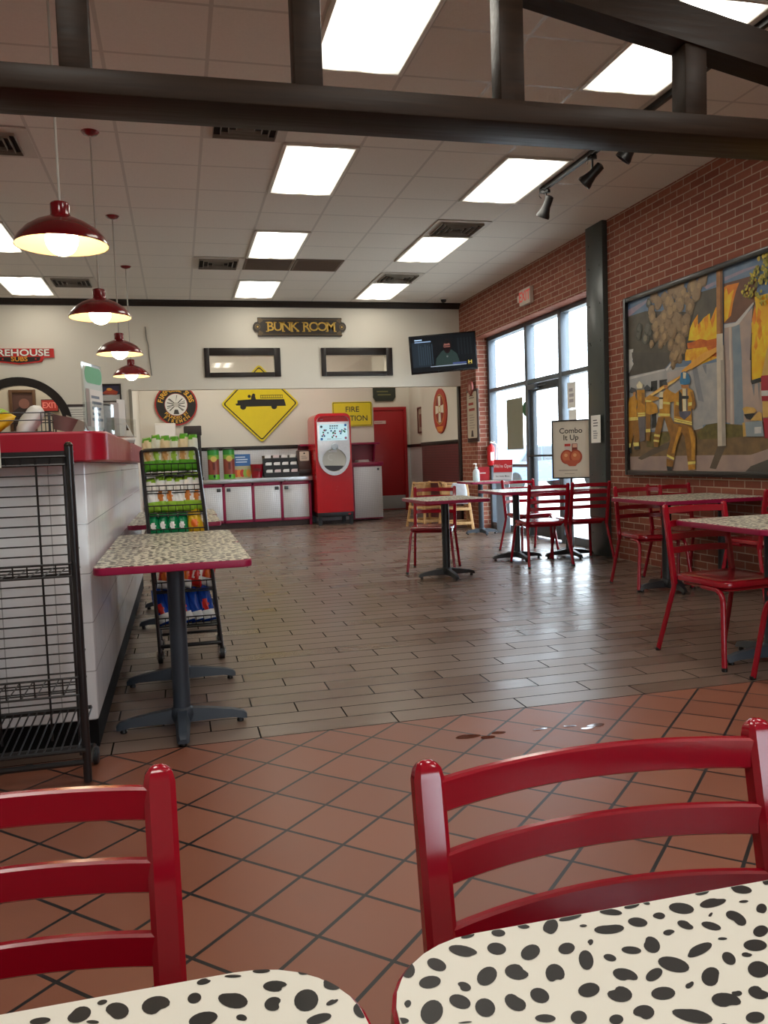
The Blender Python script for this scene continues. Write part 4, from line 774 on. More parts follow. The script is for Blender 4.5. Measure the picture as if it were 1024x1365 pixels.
bag_row(5, .43, .08, .19, .08, lambda k: (WHB, ORB, REDB, REDB) if k % 2 else (REDB, WHB, ORB, WHB), lambda k: 'white and red chip bag' if k % 2 else 'red chip bag with white ends', 'fifth basket', twist=.25, seed=80)
bag_row(5, .222, .088, .235, .085, lambda k: (BLU, BLU, None if k % 2 else REDB, WHB), lambda k: 'blue chip bag' if k % 2 else 'blue chip bag with a red badge', 'lowest basket', twist=-.2, seed=90)

# ------------------------------------------------------------------ on the counter top
ZT = 1.3205
t = thing('chip_basket', 'black wire basket of snack bags on the counter front corner', 'basket', (-.73, 3.72, ZT)); b = MB()
for z in (.008, .055, .085): b.tube([(x, y, z) for x, y in rrect(.46, .22, .03, 3)], .0026, None, 6, closed=True)
for x, y in rrect(.46, .22, .03, 3): b.tube([(x, y, .003), (x, y, .087)], .0022, None, 5)
for k in range(7): b.tube([(-.22, -.09+.03*k, .006), (.22, -.09+.03*k, .006)], .0022, None, 5)
b.build('wire_basket', t, WIRE)
for x, z, rot, mt, sz, l in ((-.80, .045, (-1.1, .5, .3), (YEL, YEL, ORB, LIME), (.19, .22), 'yellow snack bag with an orange patch leaning at the left of the counter basket'), (-.69, .035, (-1.2, -.6, .2), (LIME, YEL, WHB, YEL), (.14, .17), 'lime snack bag lying low in the counter basket'), (-.58, .035, (-1.15, -.9, -.2), (WHB, WHB, None, None), (.17, .19), 'plain white bag lying at the right of the counter basket')):
    o = fuse(bag_proto('snack_bag', *sz, .075, *mt, seed=int(-x*100))); o.location = (x, 3.66, ZT+z); o.rotation_euler = rot; tag(o, l, 'snack bag', 'snack bags in the counter basket')
b = MB().lathe([(.035, 0), (.05, .055), (.052, .06), (.047, .058), (.033, .004), (.001, .004)], None, 20); o = b.build('brown_cup', None, M('#7d6660', .5), (-.462, 3.70, ZT)); o.rotation_euler = (0, .25, 0); o.location.z += .012; tag(o, 'brown plastic cup beside the bag basket on the counter', 'cup')
t = thing('brochure_holder', 'clear acrylic holder with a green topped menu card on the counter corner', 'card holder', (-.345, 3.80, ZT), math.radians(74))
b = MB(); b.box(-.11, .11, -.004, 0, 0, .30); b.box(-.11, .11, -.05, -.046, .0, .13); b.box(-.11, .11, -.05, 0, 0, .004); b.box(-.112, -.108, -.05, 0, 0, .13); b.box(.108, .112, -.05, 0, 0, .13); b.build('acrylic_stand', t, glass_mat((.93, .95, .95), 1.2))
a = Art(.0); a.prism(rrect(.2, .275, .03, 4, 0, .15), -.0085, -.0045, M('#cfd8cf', .5), 'y'); a.d = .009; a.poly(rrect(.19, .07, .03, 4, 0, .25), M('#5fae74', .5)); a.rect(-.05, .095, .03, .19, PAPER); a.lines(-.04, .085, .05, .17, 5, M('#7d8794', .6), .5); a.rect(-.095, -.06, .03, .19, M('#a99a92', .6)); a.build('menu_card', t)
o = Art(.0); o.prism([(-.06, 0), (.06, 0), (.06, .05), (-.06, .10)], -.004, 0, M('#a8a79a', .5), 'y'); o = tag(o.build('register_screen', None, None, (-.43, 4.06, ZT), math.radians(-15)), 'grey screen back standing on the counter behind the menu holder', 'screen')
t = thing('leaflet_stand', 'clear leaflet stand holding folded papers behind the green topped card', 'leaflet stand', (-.32, 4.32, ZT), math.radians(62)); b = MB(); b.box(-.13, .13, 0, .004, 0, .22); b.box(-.13, .13, -.07, -.066, 0, .09); b.box(-.13, .13, -.07, 0, 0, .004); b.build('stand', t, glass_mat((.93, .95, .95), 1.2))
for k in range(3):
    MB().box(-.12+.08*k, -.05+.08*k, -.05+.012*k, -.046+.012*k, .006, .15+.02*k, None).build('leaflet', t, M(('#cdd0d2', '#b9b2ae', '#e4e2dc')[k], .6))
t = thing('card_reader', 'small white and black payment terminal at the far counter edge', 'terminal', (-.31, 5.15, ZT), math.radians(25)); T = Matrix.Translation((0, 0, .055)) @ Matrix.Rotation(math.radians(40), 4, 'X')
MB().box(-.05, .05, -.09, .09, -.015, .015, None, .008, T).build('body', t, M('#d7d9d8', .4)); MB().box(-.038, .038, 0, .07, .0152, .017, None, .0, T).build('screen', t, M('#20262a', .15)); MB().box(-.04, .04, -.04, .05, .0, .03, None, .006).build('stand', t, BLACK)
# ------------------------------------------------------------------ back wall: sign, screens, pictures
t = thing('bunk_room_sign', 'dark carved wooden plaque reading BUNK ROOM in gold on the upper wall', 'sign', (1.941, YB-.001, 3.222))
def plaque(w_, h_, s): return [(-w_+s, h_), (w_-s, h_)]+arc(w_-s, 0, h_*.62, 70, -70, 10)[0:0]+[(w_-s, h_*.55)]+arc(w_-s-.01, 0, s+.02, 55, -55, 8)+[(w_-s, -h_*.55), (w_-s, -h_), (-w_+s, -h_), (-w_+s, -h_*.55)]+arc(-w_+s+.01, 0, s+.02, 235, 125, 8)+[(-w_+s, h_*.55)]
MB().prism(plaque(.715, .142, .062), -.035, 0, None, 'y').build('board', t, M('#2c2116', .45))
a = Art(.0355); a.d = .0355
for z in (-.112, .112): a.rect(-.6, .6, z-.006, z+.006, M('#5d4a2c', .45))
for s_ in (-1, 1):
    a.disc(s_*.655, 0, .042, M('#6b5632', .45)); a.disc(s_*.655, 0, .03, M('#2c2116', .45)); a.disc(s_*.655, 0, .014, GOLD)
    for q in (-1, 1): a.poly([(s_*.66, q*.13), (s_*.60, q*.13), (s_*.57, q*.09), (s_*.63, q*.05)], M('#5d4a2c', .45))
a.build('carved_border', t)
a = Art(.037); x = 0
SW = .0; BR = 'BUNK ROOM'; xs = [-.462, -.345, -.215, -.088, .095, .215, .345, .483]
for ch, x in zip('BUNKROOM', xs):
    a.text(ch, x, 0, .135, GOLD, .012, 1.05); a.d -= a.step
    sx = {'B': [(-.045, 1), (-.045, -1)], 'U': [(-.042, 1), (.042, 1)], 'N': [(-.045, 1), (-.045, -1), (.045, 1)], 'K': [(-.042, 1), (-.042, -1), (.045, 1), (.05, -1)], 'R': [(-.042, 1), (-.042, -1), (.05, -1)], 'O': [], 'M': [(-.062, 1), (-.062, -1), (.062, 1), (.062, -1)]}[ch]
    for u, s_ in sx: a.rect(x+u-.022, x+u+.022, s_*.0675-.006, s_*.0675+.006, GOLD); a.d -= a.step
a.build('lettering', t)
# television
t = thing('television', 'wall television showing a bearded man, tilted in the brick corner', 'television', (3.99, 12.05, 2.715), math.radians(-14)); t.scale = (.94, 1, .94); t.rotation_euler = (math.radians(4), math.radians(-3.2), math.radians(-14))
MB().box(-.54, .54, -.02, .03, -.305, .305, None, .008).build('cabinet', t, M('#121214', .25)); MB().box(-.2, .2, .03, .07, -.15, .15, None, .01).build('rear_housing', t, BLACK)
b = MB(); b.box(-.1, .1, .07, .09, -.12, .12); b.tube([(0, .09, 0), (.12, .35, 0), (.2, .845, -.04)], .022); b.build('wall_bracket', t, BLACK)
_E = {}
def E(h, s=.30):
    if (h, s) not in _E:
        g = G('lit_screen_'+str(len(_E))); _E[(h, s)] = g.bsdf((.004, .004, .005), .4, 0, .15, 0, None, lin(h), s)
    return _E[(h, s)]
a = Art(.0205); a.rect(-.52, .52, -.275, .285, E('#15181c')); a.rect(-.50, -.2, -.2, .2, E('#222b33', .75)); 
for k in range(7): a.rect(-.40+.036*k, -.385+.036*k, -.17, .16-.02*(k % 3), E('#33414c', .75)); a.d -= a.step
for k in range(5): a.rect(.24+.05*k, .262+.05*k, -.05, .22, E('#2c3338')); a.d -= a.step
a.poly([(-.14, -.22), (-.12, -.08), (-.02, .03), (.02, .05), (.14, .04), (.22, -.03), (.27, -.22)], E('#2b3a36', .75)); a.disc(.07, .12, .07, E('#2a1c19'), .10); a.disc(.065, .10, .052, E('#8d5a50', .75), .075); a.poly(arc(.065, .085, .058, 180, 360, 10, .10)+[(.065, .085)], E('#2d1616')); a.rect(.02, .115, .10, .114, E('#4a2d2a')); a.disc(.065, .17, .058, E('#1f1716'), .03); a.disc(.06, -.06, .015, E('#9aa3a0'))
a.rect(-.45, -.33, .222, .24, E('#a9c3e0', 1.0)); a.rect(-.45, -.19, .19, .205, E('#8fa9cc', .9)); a.rect(-.22, .36, -.208, -.198, E('#a8b2c4', .9)); a.rect(.14, .36, -.19, -.165, E('#3f4b78', .9)); a.text('H', .42, -.175, .05, E('#c9b458', 1.0), .03, 1.3); a.rect(.385, .455, -.212, -.204, E('#c9b458')); a.build('screen', t)
# emblem sign of the shop at the far left
t = thing('shop_sign', 'red and black shop sign with white and orange lettering above the arch', 'sign', (-2.13, YB-.001, 2.80))
b = MB().prism([(-.47, .10), (.47, .10), (.47, -.03), (.33, -.03), (.30, -.09), (0, -.125), (-.30, -.09), (-.33, -.03), (-.47, -.03)], -.03, 0, None, 'y'); b.build('board', t, M('#c0201c', .4))
a = Art(.0305); a.poly([(-.29, -.02), (.29, -.02), (.27, -.075), (0, -.108), (-.27, -.075)], M('#1a1614', .4)); a.text('FIREHOUSE', 0, .036, .092, M('#1a1614', .4), .05, 1.24); a.text('FIREHOUSE', 0, .036, .092, M('#efeae0', .4), .022, 1.24); a.text('SUBS', 0, -.052, .062, M('#e39a2c', .4), .02, 1.15); a.disc(.22, -.05, .012, M('#c0201c', .4)); a.disc(-.22, -.05, .012, M('#c0201c', .4)); a.build('lettering', t)
# arch
t = thing('arch_frame', 'black arched frame round the office opening behind the counter', 'frame', (AX, YB, 0)); A1 = arc(0, AZ, AR+.115, 0, 180, 30); A2 = arc(0, AZ, AR-.005, 180, 0, 30)
b = MB(); pl = [(AR+.115, 1.15)]+A1+[(-AR-.115, 1.15), (-AR+.005, 1.15)]+A2+[(AR-.005, 1.15)]
n = len(A1)
P1 = [(AR+.115, 1.15)]+A1+[(-AR-.115, 1.15)]; P2 = [(AR-.005, 1.15)]+A2[::-1]+[(-AR+.005, 1.15)]
for k in range(len(P1)-1): b.prism([P1[k], P1[k+1], P2[k+1], P2[k]], -.04, -.001, None, 'y')
b.build('arch_moulding', t, M('#19120f', .35)); 
t = thing('wall_picture', 'brown framed picture seen through the arch', 'picture', (-2.36, 14.299, 2.10)); b = MB()
for q in ((-.20, -.15, -.36, .34), (.15, .20, -.36, .34), (-.15, .15, -.36, -.31), (-.15, .15, .29, .34)): b.box(q[0], q[1], -.03, 0, q[2], q[3], None, .005)
b.build('frame', t, M('#5f4026', .45)); a = Art(.004); a.rect(-.15, .15, -.31, .29, M('#5a3b33', .5)); a.poly([(-.15, -.31), (.15, -.31), (.15, -.05), (0, .1), (-.15, 0)], M('#2b1f1e', .5)); a.disc(.02, .12, .08, M('#8b5d50', .5)); a.build('print', t)
t = thing('exit_sign', 'red lit exit sign seen through the arch behind the counter', 'exit sign', (-1.95, 14.299, 2.18)); MB().box(-.13, .13, -.05, 0, -.1, .1, None, .008).build('housing', t, M('#3a302c', .5)); a = Art(.0505); a.rect(-.12, .12, -.085, .085, M('#a8342c', .4, estr=.12)); a.text('EXIT', 0, 0, .09, M('#d87a6c', .4, estr=.25), .02, .85); a.build('face', t)
def framed(name, label, cat, loc, w_, h_, fw_, fmat, paint, rz=0, dep=.025):
    t = thing(name, label, cat, loc, rz); b = MB(); x, z = w_/2, h_/2
    for q in ((-x, -x+fw_, -z, z), (x-fw_, x, -z, z), (-x+fw_, x-fw_, -z, -z+fw_), (-x+fw_, x-fw_, z-fw_, z)): b.box(q[0], q[1], -dep, -.001, q[2], q[3], None, .004)
    b.build('frame', t, fmat); a = Art(.006); paint(a, x-fw_*.8, z-fw_*.8); a.build('print', t); return t
def p1(a, x, z): a.rect(-x, x, -z, z, M('#33324a', .4)); a.poly([(-x, -z), (x, -z), (x, -.02), (-x, -.03)], M('#c9c3bd', .5)); a.poly([(-x, 0), (-.02, .07), (x*.8, .02), (x*.6, -.03), (-x*.6, -.02)], M('#b5482c', .5)); a.disc(-.02, .055, .04, M('#e0a048', .5), .02)
framed('wall_picture', 'small black framed colourful picture between the third pendant and the alcove', 'picture', (-.905, YB, 2.25), .29, .27, .022, FRAMEB, p1)
def p2(a, x, z): a.rect(-x, x, -z, z, M('#e4e0d8', .5)); a.rect(-x*.45, x*.5, -z*.75, z*.6, M('#b04a56', .5)); a.rect(-x*.3, x*.35, -z*.5, z*.4, M('#d8bcb8', .5)); a.lines(-x*.6, x*.6, z*.7, z*.95, 1, M('#4a4542', .5))
framed('wall_picture', 'black framed poster with a red panel below the small picture', 'picture', (-.88, YB, 1.81), .33, .56, .03, FRAMEB, p2)
a = Art(.003); a.prism([(-.17, -.2), (.17, -.2), (.17, .06), (-.17, .06)], -.003, 0, M('#dedad2', .6), 'y'); a.rect(-.17, .17, .035, .075, M('#2b1d1b', .5)); a.lines(-.14, .12, -.16, .01, 5, M('#a9a49c', .6)); tag(a.build('notice', None, None, (-1.37, YB-.001, 2.02)), 'white notice with a dark header on the wall right of the arch', 'notice')
b = MB().tube([(-.37, YB-.008, 3.22), (-.36, YB-.008, 3.05), (-.335, YB-.008, 2.93), (-.335, YB-.008, 2.8), (-.31, YB-.008, 2.5)], .008, None, 6); tag(b.build('wall_cable', None, M('#8f8a80', .5)), 'thin grey cable running down the wall above the round emblem', 'cable')

# ------------------------------------------------------------------ alcove wall signs
t = thing('fire_truck_sign', 'yellow diamond road sign with a black fire engine', 'sign', (1.54, YA-.02, 2.235)); q = .72
def rdiamond(r, c): 
    o = []
    for k in range(4):
        a0 = k*PI/2; cx, cz = (r-c*1.414)*math.cos(a0), (r-c*1.414)*math.sin(a0); o += [(cx+c*math.cos(a0+d), cz+c*math.sin(a0+d)) for d in (-PI/4, -PI/8, 0, PI/8, PI/4)]
    return o
MB().prism(rdiamond(q, .05), -.012, 0, None, 'y').build('plate', t, YELLOW)
a = Art(.0125); a.poly(rdiamond(q*.945, .04), INK); a.poly(rdiamond(q*.905, .035), YELLOW)
TK = [(-.46, .0), (-.44, -.03), (-.36, -.03), (-.36, -.055), (.47, -.05), (.46, .0), (.44, .075), (.12, .075), (-.08, .08), (-.10, .16), (-.16, .15), (-.17, .08), (-.42, .065), (-.42, .01)]
a.poly(TK, INK)
for x in (-.32, .25): a.disc(x, -.055, .055, INK)
a.disc(-.20, .135, .03, INK); a.disc(-.12, .155, .03, INK)
for z in (.10, .15): a.rect(.0, .42, z-.005, z+.005, INK)
for k in range(11): a.rect(.005+.04*k, .012+.04*k, .1, .15, INK); a.d -= a.step
a.build('fire_engine_symbol', t)
t = thing('round_emblem', 'round black and red firehouse emblem with gold lettering on the alcove wall', 'sign', (.022, YA-.02, 2.24)); b = MB().prism([(.375*math.cos(2*PI*k/48), .375*math.sin(2*PI*k/48)) for k in range(48)], -.02, 0, None, 'y'); b.build('disc', t, M('#a3231c', .4))
a = Art(.0205); a.disc(0, 0, .35, M('#17130f', .4), n=40); a.disc(0, 0, .205, M('#8a1f1a', .4), n=36); a.disc(0, 0, .195, M('#dcdad2', .5), n=36)
K2 = M('#3b3733', .5)
for k in range(6): a.poly([(.17*math.cos(c+k*PI/3+.4), .17*math.sin(c+k*PI/3+.4)) for c in (-.04, .04)]+[(.05*math.cos(k*PI/3+.6), .05*math.sin(k*PI/3+.6))], K2); a.d -= a.step
for ang in (.75, 2.39, .2, 2.9): a.poly([(-.16*math.cos(ang)-.008*math.sin(ang), -.16*math.sin(ang)+.008*math.cos(ang)), (.16*math.cos(ang)-.008*math.sin(ang), .16*math.sin(ang)+.008*math.cos(ang)), (.16*math.cos(ang)+.008*math.sin(ang), .16*math.sin(ang)-.008*math.cos(ang)), (-.16*math.cos(ang)+.008*math.sin(ang), -.16*math.sin(ang)-.008*math.cos(ang))], K2)
a.disc(0, 0, .045, M('#b9b5ac', .5)); a.poly([(-.05, -.17), (.05, -.17), (.03, -.09), (-.03, -.09)], K2)
def arct(a, s, R, a0, a1, h, mat, flip=False):
    n = len(s)
    for k, ch in enumerate(s):
        if ch == ' ': continue
        t_ = math.radians(a0+(a1-a0)*(k+.5)/n); a.text(ch, R*math.cos(t_), R*math.sin(t_), h, mat, .025, 1.0, rot=(t_-PI/2 if not flip else t_+PI/2)); a.d -= a.step
GO = M('#dba63a', .4); arct(a, 'FIREHOUSE SUBS', .275, 172, 8, .085, GO); arct(a, 'FOUNDED BY', .237, 214, 326, .05, GO, True); arct(a, 'FIREMEN', .305, 222, 318, .06, GO, True); a.build('lettering', t)
t = thing('fire_station_sign', 'yellow rectangular sign reading FIRE STATION behind the soda machine', 'sign', (3.27, YA-.02, 2.005)); MB().prism(rrect(.77, .465, .03, 4), -.012, 0, None, 'y').build('plate', t, YELLOW)
a = Art(.0125); a.poly(rrect(.745, .44, .025, 4), INK); a.poly(rrect(.725, .42, .022, 4), YELLOW); a.text('FIRE', .0, .085, .10, INK, .012, 1.05); a.text('STATION', .0, -.085, .10, INK, .012, 1.0); a.build('lettering', t)
t = thing('corridor_plaque', 'dark green wooden plaque high on the corridor wall above the red door', 'plaque', (4.39, 17.395, 2.56)); MB().prism([(-.25, -.11), (-.19, -.19), (.19, -.19), (.25, -.11), (.25, .19), (-.25, .19)], -.03, 0, None, 'y').build('board', t, M('#2b2f24', .45)); a = Art(.0305); a.lines(-.17, .17, -.09, .05, 2, M('#6d6a3f', .5)); a.build('lettering', t)
# maltese shield on the side wall
t = thing('shield_sign', 'oval red fire shield with a white cross on the alcove side wall', 'sign', (XR-.001, 13.96, 1.945), R90); q = 40
O = [(.37*math.cos(2*PI*k/q)*(1 if abs(math.sin(2*PI*k/q)) < .8 else .95), .395*math.sin(2*PI*k/q)) for k in range(q)]; MB().prism(O, -.025, 0, None, 'y').build('board', t, M('#b5301f', .4))
a = Art(.0255); a.disc(0, .03, .27, M('#c79a3c', .4), .27); a.disc(0, .03, .25, M('#8f1d18', .4)); W_ = M('#e6ddc8', .5)
a.poly([(-.05, .03), (-.075, .26), (.075, .26), (.05, .03), (.075, -.2), (-.075, -.2)], W_); a.poly([(-.23, .105), (0, .08), (.23, .105), (.23, -.045), (0, -.02), (-.23, -.045)], W_); a.disc(0, .03, .07, M('#c79a3c', .4)); a.disc(0, .03, .05, W_); a.poly([(-.2, -.27), (.2, -.27), (.12, -.36), (-.12, -.36)], M('#e08a3a', .4)); a.build('cross', t)
framed('wall_picture', 'brown framed picture on the side wall of the corridor beyond the red door', 'picture', (4.95, 16.52, 1.91), .44, .54, .03, M('#6b2c22', .4), lambda a, x, z: (a.rect(-x, x, -z, z, M('#b09a88', .5)), a.rect(-x*.6, x*.6, -z*.6, z*.5, M('#7a4a40', .5))), R90)

# ------------------------------------------------------------------ alcove cabinets and drinks
CY = 14.72
t = thing('base_cabinet', 'low drinks cabinet with diamond plate doors in red frames and a steel top', 'cabinet', (0, 0, 0)); DX = [-.26+.508*k for k in range(6)]
b = MB(); b.box(-.28, 2.30, CY+.02, 15.46, .10, .80); b.build('carcass', t, REDEDGE); b = MB()
for x in DX: b.box(x-.022, x+.022, CY-.004, CY+.02, .0 if x > 2.2 else .10, .80, None, .003)
b.box(-.28, 2.30, CY-.004, CY+.02, .74, .80, None, .003); b.box(-.28, 2.30, CY-.004, CY+.02, .10, .145, None, .003); b.build('face_frame', t, REDEDGE)
MB().box(-.28, 2.28, CY+.07, 15.46, 0, .10).build('plinth', t, M('#3a2724', .5)); MB().box(-.28, 2.33, CY-.05, 15.47, .80, .875, None, .006).build('worktop', t, STEEL)
for k in range(5):
    d = MB().box(DX[k]+.026, DX[k+1]-.026, CY-.010, CY+.012, .15, .735, None, .004).build('door', t, TREAD); s_ = 1 if k % 2 == 0 else -1
    if k == 4: s_ = -1
    if k == 3: s_ = 1
    if k == 2: s_ = -1
    if k == 1: s_ = 1
    xh = DX[k+1]-.085 if s_ > 0 else DX[k]+.085
    MB().box(xh-.035, xh+.035, CY-.026, CY-.010, .655, .715, M('#55585b', .3, .6), .004).build('latch', d)
t = thing('side_cabinet', 'diamond plate cabinet with red trim right of the soda machine', 'cabinet', (0, 0, 0)); b = MB(); b.box(3.13, 3.69, 14.995, 15.46, .03, 1.02); b.build('carcass', t, REDEDGE); MB().box(3.155, 3.69, 14.985, 14.997, .05, 1.00, None, .003).build('front_panel', t, TREAD)
MB().box(3.11, 3.72, 14.96, 15.47, 1.02, 1.085, None, .008).build('worktop', t, REDEDGE); MB().lathe([(.022, 0), (.022, .008), (.001, .01)], None, 14, T=Matrix.Translation((3.62, 14.985, .95)) @ Matrix.Rotation(PI/2, 4, 'X')).build('lock', t, M('#4c4f52', .3, .6))
t = thing('wall_shelf', 'red wall shelf on a bracket above the side cabinet', 'shelf', (0, 0, 0)); MB().box(2.2, 3.72, 15.19, 15.47, 1.415, 1.455, None, .005).build('board', t, REDEDGE); MB().box(2.2, 3.68, 15.462, 15.475, 1.09, 1.415).build('back_panel', t, M('#96283c', .4)); MB().prism([(15.46, 1.415), (15.24, 1.415), (15.24, 1.38), (15.43, 1.09), (15.46, 1.09)], 3.62, 3.65, None, 'x').build('bracket', t, REDEDGE)
b = MB(); 
for k in range(4): b.box(-.12+.008*k, .12-.006*k, -.09, .09, .012*k, .012*k+.010)
o = b.build('paper_stack', None, M('#cfc8c2', .6), (3.36, 15.2, 1.0855)); o.rotation_euler.z = .2; tag(o, 'stack of trays or papers on the side cabinet under the red shelf', 'stack')
# soda machine
t = thing('soda_machine', 'tall red touch screen soda machine with a white rounded face', 'drinks machine', (2.685, 14.78, 0)); W = .325
b = MB(); pl = [(-W, .22), (-W+.0, 1.86)]+arc(-W+.11, 1.86, .11, 180, 90, 6)+arc(W-.11, 1.86, .11, 90, 0, 6)+[(W, .22)]; b.prism(pl, -.36, .42, None, 'y'); b.build('body', t, SODA)
b = MB()
for x in (-.31, .25): b.box(x, x+.06, -.35, -.29, 0, .14); b.box(x, x+.06, .30, .36, 0, .14)
b.box(-.315, .315, -.355, .40, .14, .22, None, .008); b.build('base_frame', t, M('#16181b', .4))
face = [(-.285, 1.28), (-.285, 1.82)]+arc(-.285+.10, 1.82, .10, 180, 90, 6)+arc(.285-.10, 1.82, .10, 90, 0, 6)+[(.285, 1.28)]+arc(0, 1.22, .285, 0, -180, 22, .345)
bm = bmesh.new(); hole = [(.215*math.cos(2*PI*k/36), 1.145+.205*math.sin(2*PI*k/36)) for k in range(36)]
def loop(pts): 
    v = [bm.verts.new((x, 0, z)) for x, z in pts]; return [bm.edges.new((v[i], v[(i+1) % len(v)])) for i in range(len(v))]
bmesh.ops.triangle_fill(bm, use_beauty=True, use_dissolve=False, edges=loop(face)+loop(hole)); bm.verts.index_update(); fv = [tuple(v.co) for v in bm.verts]; ff = [[v.index for v in f.verts] for f in bm.faces]; bm.free()
b = MB(); b.add([(x, -.41, z) for x, y, z in fv], ff)
for L_ in (face, hole): n = len(L_); b.add([(x, -.41, z) for x, z in L_]+[(x, -.36, z) for x, z in L_], [(i, (i+1) % n, n+(i+1) % n, n+i) for i in range(n)])
FACE = M('#dfe2ea', .28, coat=.3); fo = b.build('face_panel', t, FACE)
a = Art(.361); a.poly(hole, M('#c9c7bd', .2)); a.poly([(.205*math.cos(math.radians(d)), 1.145+.195*math.sin(math.radians(d))) for d in range(-152, -27, 5)], M('#2c2a2b', .3)); a.poly(arc(-.05, 1.2, .06, 60, 300, 12)+arc(-.05, 1.2, .045, 300, 60, 12), M('#d9d9d2', .2)); a.rect(-.09, .06, 1.285, 1.31, M('#e9e9ea', .2)); a.build('dispense_bay', t)
b = MB().lathe([(.062, 0), (.062, .02), (.05, .035), (.001, .036)], None, 24, T=Matrix.Translation((.01, -.409, 1.385)) @ Matrix.Rotation(PI/2, 4, 'X')); b.build('nozzle_button', t, M('#b9c6d2', .25))
MB().box(-.05, .05, -.41, -.37, 1.30, 1.325, None, .006).build('nozzle', t, M('#e6e6e8', .3))
a = Art(.4105); a.prism(rrect(.50, .285, .02, 3, 0, 1.635), -.414, -.41, E('#bfe0e6', .8), 'y'); a.d = .4145; R_ = random.Random(3)
for cx, cz in ((-.15, 1.63), (0, 1.605), (.16, 1.63)):
    for k in range(8): a.disc(cx+R_.uniform(-.06, .06), cz+R_.uniform(-.06, .06), .016, E(R_.choice(['#2a6fb0', '#c23344', '#3a8a4a', '#3a3f52', '#7fa8c0', '#d85a8a'])), n=10)
for x, z, c in ((-.215, 1.735, '#4a5a60'), (.215, 1.755, '#2a78d0'), (-.215, 1.52, '#2a78d0'), (.215, 1.53, '#c86a8a')): a.disc(x, z, .022, E(c), n=12)
for k in range(4): a.rect(-.07+.04*k, -.04+.04*k, 1.735, 1.755, E('#4b4f58')); a.disc(-.06+.04*k, 1.705, .013, E(('#22262a', '#4a9ad0', '#7ab0d8', '#88b8e0')[k]), n=10)
a.rect(-.12, -.05, 1.515, 1.523, E('#c02a3a')); a.rect(-.04, .14, 1.515, 1.52, E('#8ab8c0')); a.build('touch_screen', t)
a = Art(.411); a.lines(-.23, -.16, 1.85, 1.87, 1, M('#8d9298', .5), .3); a.disc(.24, 1.2, .0, FACE); a.build('small_print', t)
a = Art(.356); a.poly(rrect(.05, .03, .01, 3, .25, .18), M('#c51a24', .4)); a.build('badge', t)
# things on the steel top
ZC = .8755
def urn(x, l):
    t = thing('tea_urn', l, 'urn', (x, 14.95, ZC), 0, 'tea urns'); MB().lathe([(.10, 0), (.10, .50), (.095, .515)], None, 28).build('body', t, M('#8a4032', .4)); MB().lathe([(.1015, .0), (.1015, .085)], GB1, 28).build('foot_band', t); b = MB(); b.lathe([(.1015, .43), (.1015, .515)], M('#2f8a36', .4), 28); b.lathe([(.1018, .355), (.1018, .43)], M('#7fb040', .4), 28); b.build('top_band', t)
    MB().lathe([(.104, .515), (.104, .535), (.06, .545), (.001, .548)], None, 28).build('lid', t, M('#16261a', .4)); b = MB(); b.lathe([(.02, 0), (.02, .06), (.012, .065)], None, 12, T=Matrix.Translation((0, -.10, .06)) @ Matrix.Rotation(PI/2, 4, 'X')); b.box(-.01, .01, -.16, -.13, .02, .07); b.build('tap', t, BLACK)
    a = Art(.1025); a.disc(0, .36, .055, M('#c9b25a', .4), .05, 16); a.rect(-.02, .02, .17, .29, M('#5e231b', .4)); a.build('badge', t)
urn(.615, 'left green and brown tea urn on the steel top'); urn(.885, 'right green and brown tea urn next to the blue notice card')
t = thing('notice_card', 'blue and orange notice card standing beside the tea urns', 'card', (1.12, 15.02, ZC)); MB().box(-.15, .15, 0, .012, .0, .43).build('board', t, PAPER); a = Art(.001); a.rect(-.15, .15, .22, .43, M('#3c6ba6', .5)); a.lines(-.12, .12, .27, .40, 3, M('#c9d8ea', .5), .45); a.rect(-.15, .15, .0, .22, M('#b9b48c', .5))
for k in range(5): a.disc(-.11+.055*k, .09, .045, M(('#d05a3a', '#e08a3a', '#c23b30', '#8fb04a', '#e0a040')[k], .5), .07, 12)
a.build('print', t)
t = thing('fire_bucket', 'red bucket with dark lettering on the steel top', 'bucket', (1.37, 14.93, ZC)); MB().lathe([(.095, 0), (.115, .23), (.122, .24), (.118, .245), (.11, .235), (.09, .01), (.001, .01)], None, 26).build('pail', t, RED); a = Art(.113); a.text('FIRE', 0, .14, .05, M('#5a0c12', .4), .02, 1.0, fn=lambda x, z: (x, z)); a.build('lettering', t)
t = thing('condiment_rack', 'black tiered rack of condiment packets on the steel top', 'rack', (1.80, 14.95, ZC)); b = MB()
for k in range(3): b.prism([(-.18+.09*k, 0), (-.06+.09*k, 0), (.20, .13*k+.02), (.20, .13*(k+1)), (-.06+.09*k, .13*k+.09), (-.18+.09*k, .13*k+.075)], -.31, .31, None, 'x')
b.build('tray', t, M('#131315', .4)); r_ = random.Random(5)
for k in range(3):
    for j in range(4):
        b = MB(); x = -.225+.15*j
        for q in range(3): b.box(x-.05+.01*q, x+.045+.01*q, -.14+.09*k+.012*q, -.13+.09*k+.012*q, .13*k+.085, .13*k+.125+.006*q)
        tag(b.build('packet_bundle', None, M(r_.choice(['#e6e4e2', '#d8c8c8', '#e9e9e6']), .5), (1.80, 14.95, ZC)), 'bundle of pale packets, %s in the %s row of the condiment rack' % (ORD[j], ('bottom', 'middle', 'top')[k]), 'packets', 'condiment packets')
